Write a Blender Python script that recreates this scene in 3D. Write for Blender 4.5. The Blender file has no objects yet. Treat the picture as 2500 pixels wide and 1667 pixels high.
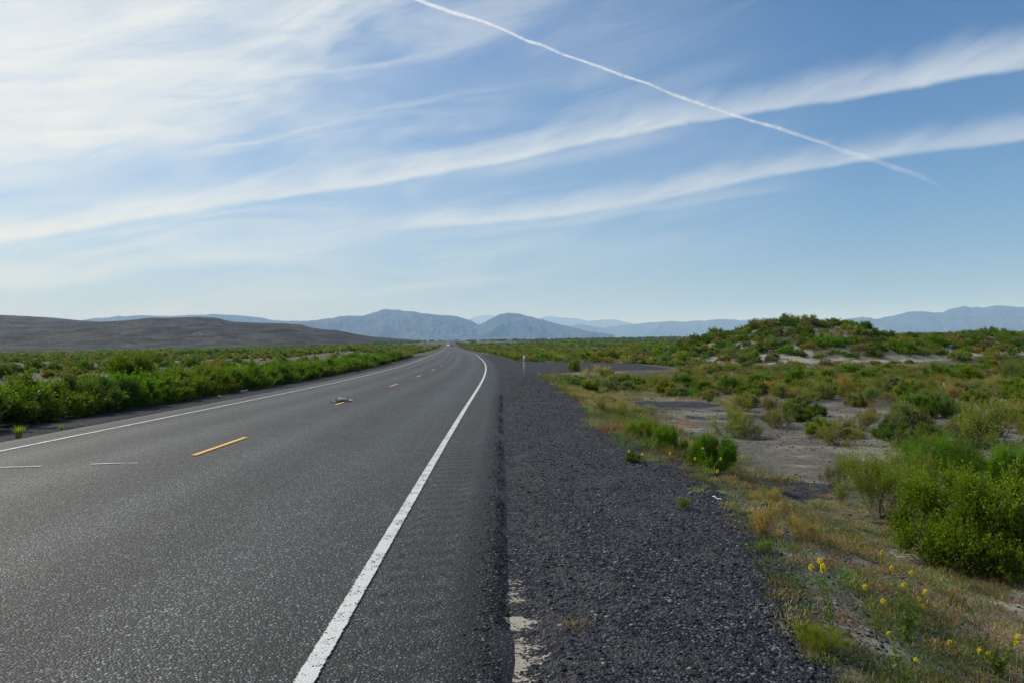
import bpy, math, random
import numpy as np
from mathutils import Matrix, Vector
S = bpy.context.scene
COL = S.collection
rad = math.radians

# ------------------------------------------------------------------ camera
EYE = np.array([0.0, 0.0, 1.64])
FPX, CX, CY = 1800.0, 1250.0, 833.5
_p = math.atan(6.8 / 1800); _t = math.atan(.0155)
CF = np.array([0, math.cos(_p), -math.sin(_p)])
CR = np.array([math.cos(_t), 0, -math.sin(_t)]); CR = CR - CF * CR.dot(CF); CR /= np.linalg.norm(CR)
CU = np.cross(CR, CF)
cam = bpy.data.cameras.new('camera'); camo = bpy.data.objects.new('camera', cam); COL.objects.link(camo)
cam.sensor_width = 36; cam.lens = FPX / 2500 * 36; cam.clip_start = .05; cam.clip_end = 300000
camo.matrix_world = Matrix(((CR[0], CU[0], -CF[0], EYE[0]), (CR[1], CU[1], -CF[1], EYE[1]), (CR[2], CU[2], -CF[2], EYE[2]), (0, 0, 0, 1)))
S.camera = camo
def pxdir(px, py):
    return CF + (px - CX) / FPX * CR + (CY - py) / FPX * CU
def proj(P):
    c = np.stack([(P - EYE) @ CR, (P - EYE) @ CF, (P - EYE) @ CU], -1)
    d = np.where(c[..., 1] < .01, .01, c[..., 1])
    return CX + FPX * c[..., 0] / d, CY - FPX * c[..., 2] / d, c[..., 1]
def azel(px, py):
    d = pxdir(px, py)
    return math.degrees(math.atan2(d[0], d[1])), math.degrees(math.atan2(d[2], math.hypot(d[0], d[1])))

# ------------------------------------------------------------------ light
SUN_AZ, SUN_EL = -58, 37          # azimuth from +Y, negative is left
sd = Vector((math.sin(rad(SUN_AZ)) * math.cos(rad(SUN_EL)), math.cos(rad(SUN_AZ)) * math.cos(rad(SUN_EL)), math.sin(rad(SUN_EL))))
sl = bpy.data.lights.new('sun', 'SUN'); sl.energy = 4.8; sl.angle = rad(.53); sl.color = (1, .955, .89)
so = bpy.data.objects.new('sun', sl); COL.objects.link(so); so.rotation_euler = sd.to_track_quat('Z', 'Y').to_euler()
S.view_settings.view_transform = 'Standard'; S.view_settings.look = 'None'
S.view_settings.exposure = 0; S.view_settings.gamma = 1
S.cycles.max_bounces = 6; S.cycles.transparent_max_bounces = 8; S.cycles.volume_bounces = 1
S.cycles.diffuse_bounces = 3; S.cycles.transmission_bounces = 4; S.cycles.use_denoising = True; S.cycles.denoising_prefilter = 'ACCURATE'; S.cycles.denoising_input_passes = 'RGB_ALBEDO_NORMAL'
S.cycles.sample_clamp_indirect = 4

# ------------------------------------------------------------------ node helper
class NT:
    def __init__(s, tree): s.t = tree; s.n = tree.nodes; s.l = tree.links; s.n.clear()
    def new(s, typ, **kw):
        n = s.n.new(typ)
        for k, v in kw.items(): setattr(n, k, v)
        return n
    def link(s, a, b): s.l.new(a, b)
    def put(s, sock, v):
        if isinstance(v, bpy.types.NodeSocket): s.l.new(v, sock)
        elif v is not None:
            try: sock.default_value = v
            except Exception: sock.default_value = (*v, 1) if len(v) == 3 else v
    def m(s, op, a, b=None, c=None, clamp=False):
        n = s.new('ShaderNodeMath', operation=op, use_clamp=clamp)
        for i, v in enumerate((a, b, c)):
            if v is not None: s.put(n.inputs[i], v)
        return n.outputs[0]
    def vm(s, op, a, b=None):
        n = s.new('ShaderNodeVectorMath', operation=op); s.put(n.inputs[0], a)
        if b is not None: s.put(n.inputs[1], b)
        return n.outputs[0]
    def mr(s, v, a, b, c=0., d=1., smooth=True):
        n = s.new('ShaderNodeMapRange'); n.interpolation_type = 'SMOOTHSTEP' if smooth else 'LINEAR'
        for i, x in enumerate((v, a, b, c, d)): s.put(n.inputs[i], x)
        return n.outputs[0]
    def mix(s, f, a, b, mode='MIX'):
        n = s.new('ShaderNodeMix', data_type='RGBA', blend_type=mode)
        s.put(n.inputs[0], f); s.put(n.inputs[6], a); s.put(n.inputs[7], b)
        return n.outputs[2]
    def noise(s, vec, scale, detail=4, rough=.55, dist=0., out=0):
        n = s.new('ShaderNodeTexNoise'); s.put(n.inputs['Vector'], vec)
        n.inputs['Scale'].default_value = scale; n.inputs['Detail'].default_value = detail
        n.inputs['Roughness'].default_value = rough; n.inputs['Distortion'].default_value = dist
        return n.outputs[out]
    def vor(s, vec, scale, feat='F1', rnd=1.):
        n = s.new('ShaderNodeTexVoronoi', feature=feat); s.put(n.inputs['Vector'], vec)
        n.inputs['Scale'].default_value = scale; n.inputs['Randomness'].default_value = rnd
        return n
    def sep(s, v):
        n = s.new('ShaderNodeSeparateXYZ'); s.put(n.inputs[0], v); return n.outputs
    def comb(s, x, y, z=0.):
        n = s.new('ShaderNodeCombineXYZ')
        for i, v in enumerate((x, y, z)): s.put(n.inputs[i], v)
        return n.outputs[0]
    def ramp(s, f, stops, interp='LINEAR'):
        n = s.new('ShaderNodeValToRGB'); n.color_ramp.interpolation = interp; s.put(n.inputs[0], f)
        e = n.color_ramp.elements
        while len(e) < len(stops): e.new(.5)
        for el, (p, c) in zip(e, stops): el.position = p; el.color = (*c, 1) if len(c) == 3 else c
        return n.outputs[0]
    def curve(s, f, pts):
        n = s.new('ShaderNodeFloatCurve'); s.put(n.inputs[1], f)
        c = n.mapping.curves[0]
        c.points[0].location = pts[0]; c.points[-1].location = pts[-1]
        for q in pts[1:-1]: c.points.new(*q)
        n.mapping.update(); return n.outputs[0]

# ------------------------------------------------------------------ sky
W = bpy.data.worlds.new('World'); S.world = W; W.use_nodes = True
N = NT(W.node_tree)
sky = N.new('ShaderNodeTexSky', sky_type='NISHITA', sun_disc=False)
sky.sun_elevation = rad(SUN_EL); sky.sun_rotation = rad(SUN_AZ)
sky.altitude = 1200; sky.air_density = 1.0; sky.dust_density = .8; sky.ozone_density = 2.2
SKYS = .115
dirv = N.new('ShaderNodeTexCoord').outputs['Generated']
dx, dy, dz = N.sep(dirv)
az = N.m('MULTIPLY', N.m('ARCTAN2', dx, dy), 57.2958)
el = N.m('MULTIPLY', N.m('ARCSINE', dz), 57.2958)
an = N.m('DIVIDE', N.m('ADD', az, 45), 90, clamp=True)
def C(pts):          # elevation of a band as a function of azimuth, both measured in degrees
    q = [azel(*p) for p in pts]; q = [((a + 45) / 90, e / 30) for a, e in q]
    s0 = (q[1][1] - q[0][1]) / (q[1][0] - q[0][0]); s1 = (q[-1][1] - q[-2][1]) / (q[-1][0] - q[-2][0])
    q = [(0, max(0, q[0][1] - s0 * q[0][0]))] + q + [(1, min(1, q[-1][1] + s1 * (1 - q[-1][0])))]
    return N.m('MULTIPLY', N.curve(an, q), 30)
def streak(deg, sx, sy, seed, detail=6, dist=.6, rough=.6):
    c, s_ = math.cos(rad(deg)), math.sin(rad(deg))
    a = N.m('ADD', N.m('MULTIPLY', az, c), N.m('MULTIPLY', el, s_)); b = N.m('SUBTRACT', N.m('MULTIPLY', el, c), N.m('MULTIPLY', az, s_))
    return N.noise(N.comb(N.m('MULTIPLY', a, sx), N.m('MULTIPLY', b, sy), seed), 1, detail, rough, dist)
def band(pts, up, dn, azlo, azhi, f, seed, strength, ang=14, wob=.0):
    cc = C(pts)
    wn = N.m('MULTIPLY', N.m('SUBTRACT', streak(ang, .22, .3, seed + 9, 3), .5), wob)
    x = N.m('SUBTRACT', N.m('SUBTRACT', el, cc), wn)
    wgrow = N.mr(az, -35, 35, up[0], up[1], False)
    edge = N.m('MULTIPLY', N.m('SUBTRACT', streak(ang + 14, .20, .50, seed + 3, 5, .5, .5), .5), N.m('MULTIPLY', wgrow, .95))
    xu = N.m('DIVIDE', N.m('ADD', x, edge), wgrow)
    m = N.m('MULTIPLY', N.mr(x, -dn, dn * .4), N.mr(xu, .0, 1.1, 1, 0))
    st = N.mr(streak(ang + 4, .10, .8, seed, 5, .5, .5), .25, .7, .62, 1)
    az0 = N.mr(az, azlo, azlo + f, 0, 1); az1 = N.mr(az, azhi - f, azhi, 1, 0)
    return N.m('MULTIPLY', N.m('MULTIPLY', m, st), N.m('MULTIPLY', N.m('MULTIPLY', az0, az1), strength))
masks = []
masks.append(band([(213, 555), (640, 487), (957, 440), (1276, 383), (1595, 316), (1860, 272), (2340, 190), (2500, 165)], (1.3, 2.8), .35, -60, 60, 3, 3.1, .80, 12, .7))
masks.append(band([(900, 560), (1276, 534), (1480, 508), (1700, 466), (1900, 424), (2126, 388), (2500, 338)], (1.25, 2.0), .35, -12, 60, 8, 7.7, .70, 10, .35))
masks.append(band([(1100, 440), (1400, 385), (1700, 320), (2000, 270)], (1.2, 1.2), .8, -6, 16, 7, 17.7, .30, 14, .8))
masks.append(band([(1000, 590), (1276, 560), (1500, 530), (1800, 478), (2100, 448)], (1.3, 1.6), .35, -10, 24, 9, 27.7, .34, 10, .8))
masks.append(band([(0, 700), (213, 680), (400, 645), (650, 640), (800, 645)], (2.2, 1.8), .6, -50, -10, 8, 12.3, .42, 8, .9))
masks.append(band([(500, 735), (850, 722), (1100, 695), (1400, 670)], (.8, .8), .5, -26, 5, 9, 5.9, .26, 6, .3))
masks.append(band([(-200, 640), (0, 580), (213, 535), (400, 500), (600, 480)], (2.2, 1.2), .8, -60, -14, 8, 15.3, .45, 16, 1.0))
# large cirrus sheet, upper left
bd = C([(-100, 500), (0, 475), (230, 425), (480, 350), (640, 290), (740, 245), (850, 120), (950, 70), (1100, 0)])
xe = N.m('ADD', N.m('SUBTRACT', el, bd), N.m('MULTIPLY', N.m('SUBTRACT', streak(22, .14, .7, 41., 6), .5), 5.0))
big = N.m('MULTIPLY', N.mr(xe, -.6, 3.2), N.mr(streak(22, .05, .22, 51., 6, 1.2, .55), .30, .66, .42, 1))
big = N.m('MULTIPLY', big, N.mr(streak(12, .09, .55, 53., 8, .9, .62), .28, .64, .45, 1))
masks.append(N.m('MULTIPLY', big, .95))
# thin wisps round it and a general veil that thins to the right
left = N.mr(az, -36, 24, 1, .0, False)
masks.append(N.m('MULTIPLY', N.m('MULTIPLY', N.mr(streak(12, .06, .38, 61., 6, 1.0, .56), .40, .75, 0, .8), left), N.mr(el, 1, 9)))
masks.append(N.m('MULTIPLY', N.mr(streak(10, .03, .12, 71., 4, .8), .3, .7, .24, .54), N.mr(az, -36, 26, 1.25, .0, False)))
inv = None
for k in masks:
    o = N.m('SUBTRACT', 1, k, clamp=True); inv = o if inv is None else N.m('MULTIPLY', inv, o)
mask = N.m('SUBTRACT', 1, inv, clamp=True)
mask = N.m('MULTIPLY', mask, N.mr(el, -1, 2.5, .2, 1))
horz = N.m('POWER', 2.718, N.m('DIVIDE', N.m('MAXIMUM', el, 0), -7.5))
warm = N.mr(az, -40, 30, 0, 1, False)
ccol = N.mix(warm, (.90 / SKYS, .94 / SKYS, .90 / SKYS, 1), (.66 / SKYS, .73 / SKYS, .80 / SKYS, 1))
bg = N.new('ShaderNodeBackground'); bg.inputs[1].default_value = SKYS
sat = N.new('ShaderNodeMix', data_type='RGBA', blend_type='MULTIPLY'); sat.inputs[0].default_value = 1
N.link(sky.outputs[0], sat.inputs[6]); sat.inputs[7].default_value = (.46, .75, .97, 1)
hcol = N.mix(warm, (.33 / SKYS, .33 / SKYS, .37 / SKYS, 1), (.26 / SKYS, .30 / SKYS, .38 / SKYS, 1))
N.link(N.mix(mask, N.mix(N.m('MULTIPLY', horz, .80), sat.outputs[2], hcol), ccol), bg.inputs[0])
N.link(bg.outputs[0], N.new('ShaderNodeOutputWorld').inputs[0])

# ------------------------------------------------------------------ object helpers
def tag(o, label=None, cat=None, group=None, kind=None):
    for k, v in (('label', label), ('category', cat), ('group', group), ('kind', kind)):
        if v: o[k] = v
    return o
def mesh(name, V, F, smooth=False, mat=None, uv=None, attrs=None):
    """F: (n,3) or (n,4) int array, or list of such arrays"""
    me = bpy.data.meshes.new(name)
    V = np.asarray(V, np.float32)
    Fs = F if isinstance(F, list) and isinstance(F[0], np.ndarray) and F[0].ndim == 2 else [F]
    Fs = [np.asarray(f, np.int32) for f in Fs if len(f)]
    me.vertices.add(len(V)); me.vertices.foreach_set('co', V.ravel())
    loops = np.concatenate([f.ravel() for f in Fs]); tot = np.concatenate([np.full(len(f), f.shape[1], np.int32) for f in Fs])
    start = np.concatenate([[0], np.cumsum(tot)[:-1]]).astype(np.int32)
    me.loops.add(len(loops)); me.loops.foreach_set('vertex_index', loops)
    me.polygons.add(len(tot)); me.polygons.foreach_set('loop_start', start); me.polygons.foreach_set('loop_total', tot)
    if smooth: me.polygons.foreach_set('use_smooth', np.ones(len(tot), bool))
    if uv is not None:
        l = me.uv_layers.new(name='UVMap'); l.data.foreach_set('uv', np.asarray(uv, np.float32)[loops].ravel())
    for k, v in (attrs or {}).items():
        v = np.asarray(v, np.float32)
        if v.ndim == 1: a = me.attributes.new(k, 'FLOAT', 'POINT'); a.data.foreach_set('value', v)
        else:
            a = me.attributes.new(k, 'FLOAT_COLOR', 'POINT')
            a.data.foreach_set('color', np.concatenate([v, np.ones((len(v), 1), np.float32)], 1).ravel())
    me.update(calc_edges=True); me.validate()
    if mat: me.materials.append(mat)
    return me
def obj(name, me, parent=None, loc=(0, 0, 0), rz=0, sc=1, color=None):
    o = bpy.data.objects.new(name, me); COL.objects.link(o)
    if parent: o.parent = parent
    o.location = loc; o.rotation_euler = (0, 0, rz)
    o.scale = (sc, sc, sc) if np.isscalar(sc) else sc
    if color is not None: o.color = (*color, 1)
    return o
def grid_faces(nx, ny):      # index = j*nx+i
    i, j = np.meshgrid(np.arange(nx - 1), np.arange(ny - 1)); a = (j * nx + i).ravel()
    return np.stack([a, a + 1, a + nx + 1, a + nx], 1)
class MB:                     # collects small solids into one mesh
    def __init__(s): s.v = []; s.f4 = []; s.f3 = []; s.n = 0
    def add(s, V, F4=(), F3=()):
        V = np.asarray(V, float)
        if len(F4): s.f4.append(np.asarray(F4) + s.n)
        if len(F3): s.f3.append(np.asarray(F3) + s.n)
        s.v.append(V); s.n += len(V)
    def box(s, c, d, rot=None):
        x, y, z = np.array(d) / 2
        V = np.array([(i, j, k) for k in (-z, z) for j in (-y, y) for i in (-x, x)])
        if rot is not None: V = V @ np.array(rot).T
        s.add(V + np.array(c), [(0, 2, 3, 1), (4, 5, 7, 6), (0, 1, 5, 4), (2, 6, 7, 3), (0, 4, 6, 2), (1, 3, 7, 5)])
    def tube(s, P, R, n=6):
        P = np.asarray(P, float); R = np.broadcast_to(np.asarray(R, float), (len(P),))
        T = np.gradient(P, axis=0); T /= np.linalg.norm(T, axis=1)[:, None] + 1e-9
        ref = np.array([.3, .9, .2]); A = np.cross(T, ref); A /= np.linalg.norm(A, axis=1)[:, None] + 1e-9; B = np.cross(T, A)
        a = np.arange(n) * 2 * math.pi / n
        V = P[:, None] + R[:, None, None] * (np.cos(a)[None, :, None] * A[:, None] + np.sin(a)[None, :, None] * B[:, None])
        F = []
        for k in range(len(P) - 1):
            for i in range(n): F.append((k * n + i, k * n + (i + 1) % n, (k + 1) * n + (i + 1) % n, (k + 1) * n + i))
        V = V.reshape(-1, 3); c0, c1 = len(V), len(V) + 1
        V = np.vstack([V, P[0], P[-1]]); e = (len(P) - 1) * n
        s.add(V, F, [(c0, (i + 1) % n, i) for i in range(n)] + [(c1, e + i, e + (i + 1) % n) for i in range(n)])
    def mesh(s, name, mat, smooth=False, attrs=None):
        F = ([np.concatenate(s.f4)] if s.f4 else []) + ([np.concatenate(s.f3)] if s.f3 else [])
        return mesh(name, np.concatenate(s.v), F, smooth, mat, attrs=attrs)

# ------------------------------------------------------------------ numpy noise
_r = np.random.RandomState(5); _G = _r.rand(256, 256)
def vnoise(x, y):
    xi = np.floor(x).astype(int); yi = np.floor(y).astype(int); fx = x - xi; fy = y - yi
    fx = fx * fx * (3 - 2 * fx); fy = fy * fy * (3 - 2 * fy)
    g = lambda a, b: _G[a % 256, b % 256]
    return (g(xi, yi) * (1 - fx) + g(xi + 1, yi) * fx) * (1 - fy) + (g(xi, yi + 1) * (1 - fx) + g(xi + 1, yi + 1) * fx) * fy
def fbm(x, y, o=4, seed=0):
    s = 0; a = .5; x = np.asarray(x, float) + seed * 17.3; y = np.asarray(y, float) + seed * 9.1
    for k in range(o): s = s + a * (vnoise(x, y) - .5); x = x * 2.03 + 11; y = y * 2.03 + 5; a *= .5
    return s * 2
def ss(x, a, b):
    t = np.clip((x - a) / (b - a), 0, 1); return t * t * (3 - 2 * t)
def smooth_interp(xs, ys):
    X = np.arange(-60, 1700, 1.0); Yv = np.interp(X, xs, ys)
    out = Yv.copy()
    for _ in range(3):
        w = np.clip(np.abs(X) * .06, 3, 40).astype(int); cs = np.concatenate([[0], np.cumsum(out)])
        lo = np.clip(np.arange(len(X)) - w, 0, len(X)); hi = np.clip(np.arange(len(X)) + w + 1, 0, len(X))
        k = np.minimum(np.arange(len(X)) - lo, hi - 1 - np.arange(len(X))); lo = np.arange(len(X)) - k; hi = np.arange(len(X)) + k + 1
        out = (cs[hi] - cs[lo]) / (hi - lo)
    return X, out
# road centre line and height, metres ahead of the viewer
_cy = [-60, 3, 10, 20, 31, 40, 50, 65, 80, 100, 120, 150, 200, 250, 330, 500, 800, 1300, 1700]
_cx = [-4.2, -4.66, -4.77, -4.93, -5.05, -5.2, -5.45, -6.0, -6.85, -8.16, -9.5, -11.9, -16.1, -20.3, -27.2, -41.6, -67.6, -110.3, -144.5]
_rx, _rv = smooth_interp(_cy, _cx)
_zy = [-60, 3, 10, 16, 25, 40, 65, 80, 100, 120, 150, 200, 250, 330, 500, 640, 800, 1000, 1300, 1420, 1550, 1700]
_zd = [1.6, 1.63, 1.68, 1.78, 1.90, 2.07, 2.24, 2.31, 2.40, 2.51, 2.77, 3.29, 3.77, 4.44, 5.75, 6.1, 5.9, 4.7, 2.3, 2.0, 2.6, 5.0]
_hx, _hv = smooth_interp(_zy, [1.64 - d for d in _zd])
def rcx(Y): return np.where(Y > 1690, -143.7 - (Y - 1690) * .0855, np.interp(Y, _rx, _rv))
def rz(Y): return np.interp(Y, list(_hx) + [2600, 6000, 60000], list(_hv) + [-9, -14, -14])
LANE = 3.65
def H(X, Y):
    X = np.asarray(X, float); Y = np.asarray(Y, float)
    u = X - rcx(Y); r = rz(Y); far = ss(Y, 1500, 2500)
    # embankment: flat shoulder, then down to the field
    edge = 6.85 - .6 * ss(Y, 8, 3.5) + .25 * fbm(Y * .5, 0 * Y, 2, 3) + 8.5 * ss(Y, 42, 54) * (1 - ss(Y, 66, 80))   # gravel turnout on the right
    fld = .62 + .25 * ss(Y, 60, 200)
    dr = ss(u, edge - .3, edge + 2.6 + 6 * ss(Y, 42, 54) * (1 - ss(Y, 66, 80)))
    dl = ss(-u, 6.4, 14) * (.12 + .55 * ss(Y, 45, 120))
    z = r - .05 - fld * (dr + dl) - .02 * np.clip(np.abs(u) - 4.7, 0, 2)
    off = np.clip(dr + ss(-u, 6.4, 10), 0, 1)
    z = z + off * (.16 * fbm(X * .12, Y * .12, 4) + .05 * fbm(X * .9, Y * .9, 3, 2) * (1 - ss(Y, 30, 80)))
    z = z + (1 - off) * .018 * fbm(X * 1.5, Y * 1.5, 3, 6) * (np.abs(u) > 4.7)
    g = lambda cx, cy, sx, sy, a: a * np.exp(-((X - cx) / sx) ** 2 - ((Y - cy) / sy) ** 2)
    d = g(29, 74, 8.5, 9, 3.2) + g(35, 78, 6, 8, 1.1) + g(20.5, 80, 6, 8, 1.6) + g(45, 84, 8, 9, 1.7) + g(58, 88, 12, 10, 2.0) + g(25, 122, 8, 10, 1.3) + g(75, 110, 25, 14, 2.0)
    d = d + g(17, 96, 9, 9, .6) + g(-34, 150, 9, 12, 1.3) + g(-45, 170, 14, 14, .8) + g(-70, 190, 25, 15, 1.0) + g(60, 150, 50, 15, .9)
    d = d * (1 + .28 * fbm(X * .22, Y * .22, 3, 8))
    hum = np.clip(fbm(X * .03, Y * .03, 3, 12), 0, 1) * 1.6 * ss(np.abs(u), 14, 40) * ss(Y, 90, 160) * (1 - ss(Y, 900, 1500))
    z = z + (d + hum) * off * ss(np.abs(u), 8, 14)
    z = z + far * 5 * fbm(X * .0006, Y * .0006, 3, 20) * 1.0
    z = np.where(np.abs(u) < 4.9, np.minimum(z, r - .10 - .25 * ss(Y, 60, 400)), z)
    # far ground to the left lies a little higher under the hills
    return z
def ground_at(px, py):
    d = pxdir(px, py); t = np.concatenate([np.linspace(2.5, 120, 6000), np.linspace(120, 1500, 8000)]) / d[1]
    P = EYE + t[:, None] * d
    b = np.nonzero(P[:, 2] < H(P[:, 0], P[:, 1]))[0]
    if not len(b): return np.array([P[-1, 0], P[-1, 1], H(P[-1, 0], P[-1, 1])])
    q = P[b[0]]; return np.array([q[0], q[1], float(H(q[0], q[1]))])

# ------------------------------------------------------------------ materials
def mat(name, fn):
    m = bpy.data.materials.new(name); m.use_nodes = True; n = NT(m.node_tree); fn(n); return m
def bsdf(n, col, rough=.8, spec=.3, bump=None, bstr=.5, bdist=.01, metal=0, normal=None):
    b = n.new('ShaderNodeBsdfPrincipled'); n.put(b.inputs['Base Color'], col); n.put(b.inputs['Roughness'], rough)
    n.put(b.inputs['Specular IOR Level'], spec); n.put(b.inputs['Metallic'], metal)
    if bump is not None:
        k = n.new('ShaderNodeBump'); n.put(k.inputs['Strength'], bstr); k.inputs['Distance'].default_value = bdist; n.link(bump, k.inputs['Height'])
        n.link(k.outputs[0], b.inputs['Normal'])
    n.link(b.outputs[0], n.new('ShaderNodeOutputMaterial').inputs[0]); return b
def pos(n): return n.new('ShaderNodeNewGeometry').outputs['Position']
def attr(n, name, o='Fac'):
    a = n.new('ShaderNodeAttribute'); a.attribute_name = name; return a.outputs[o]
def cellval(n, vec, scale):
    v = n.vor(vec, scale); return n.sep(v.outputs['Color'])[0], n.sep(v.outputs['Color'])[1], v.outputs['Distance']

def m_asphalt(n):
    uv = n.new('ShaderNodeTexCoord').outputs['UV']; u, v, _ = n.sep(uv); P = pos(n)
    c, c2, d = cellval(n, P, 74)
    stone = n.ramp(c, [(0, (.006, .007, .008)), (.40, (.017, .0195, .0215)), (.75, (.052, .058, .061)), (1, (.34, .355, .35))])
    stone = n.mix(n.mr(d, .25, .62), stone, (.005, .005, .006, 1))
    tint = n.mix(n.m('MULTIPLY', c2, .30), stone, (.052, .053, .050, 1))
    lo = n.noise(P, .55, 4, .6)
    # wheel tracks in both lanes, worn paler, with their sheen painted into the tone too
    t = None
    for cc in (-2.75, -1.0, .95, 2.7):
        g = n.m('POWER', 2.718, n.m('MULTIPLY', n.m('POWER', n.m('DIVIDE', n.m('SUBTRACT', u, cc), .42), 2), -1))
        t = g if t is None else n.m('ADD', t, g)
    lane = n.noise(n.comb(n.m('MULTIPLY', u, 1.6), n.m('MULTIPLY', v, .035)), 1, 5, .6)  # lengthwise streaks, sheen of the road put into its colour
    lo2 = n.noise(n.comb(n.m('MULTIPLY', u, .5), n.m('MULTIPLY', v, .10)), 1, 4, .6)
    k = n.m('ADD', n.m('MULTIPLY', n.m('MULTIPLY', n.mr(lo, .3, .7, .84, 1.10), n.mr(lane, .3, .7, .80, 1.16)), n.mr(lo2, .35, .65, .9, 1.1)), n.m('MULTIPLY', t, .34))
    sh = n.mr(u, 3.6, 4.2, 1, .84)
    k = n.m('MULTIPLY', k, sh)
    seam = n.m('MULTIPLY', n.mr(n.m('ADD', u, n.m('MULTIPLY', lo, .12)), 4.32, 4.42), n.mr(u, 4.50, 4.62, 1, 0))
    k = n.m('MULTIPLY', k, n.m('SUBTRACT', 1, n.m('MULTIPLY', seam, .40)))
    col = n.mix(1, tint, n.comb(n.m('MULTIPLY', k, .92), k, n.m('MULTIPLY', k, 1.06)), 'MULTIPLY')
    # centre joint, a fine dark line
    rum = n.m('MULTIPLY', n.m('MULTIPLY', n.mr(u, 3.80, 3.86), n.mr(u, 4.16, 4.24, 1, 0)), n.m('SINE', n.m('MULTIPLY', v, 2 * math.pi / .30)))
    h = n.m('ADD', n.m('MULTIPLY', d, -.75), n.m('MULTIPLY', n.noise(P, 240, 2), .3))
    h = n.m('ADD', n.m('MULTIPLY', h, .8), n.m('MULTIPLY', rum, 1.15))
    ro = n.m('SUBTRACT', n.mr(c2, 0, 1, .55, .8), n.m('MULTIPLY', t, .05))
    w = n.new('ShaderNodeTexVoronoi', feature='DISTANCE_TO_EDGE'); n.put(w.inputs['Vector'], n.vm('ADD', n.comb(n.m('MULTIPLY', u, .55), n.m('MULTIPLY', v, .16)), n.vm('SCALE', n.noise(P, 1.1, 5, .7, out=1)))); w.inputs['Scale'].default_value = .8
    crack = n.m('MULTIPLY', n.mr(w.outputs['Distance'], .002, .007, 1, 0), n.mr(n.noise(P, .23, 3), .50, .58))
    col = n.mix(n.m('MULTIPLY', crack, .75), col, (.010, .010, .011, 1))
    bsdf(n, col, ro, .27, h, 1.0, .013)
M_ASPH = mat('asphalt', m_asphalt)

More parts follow.
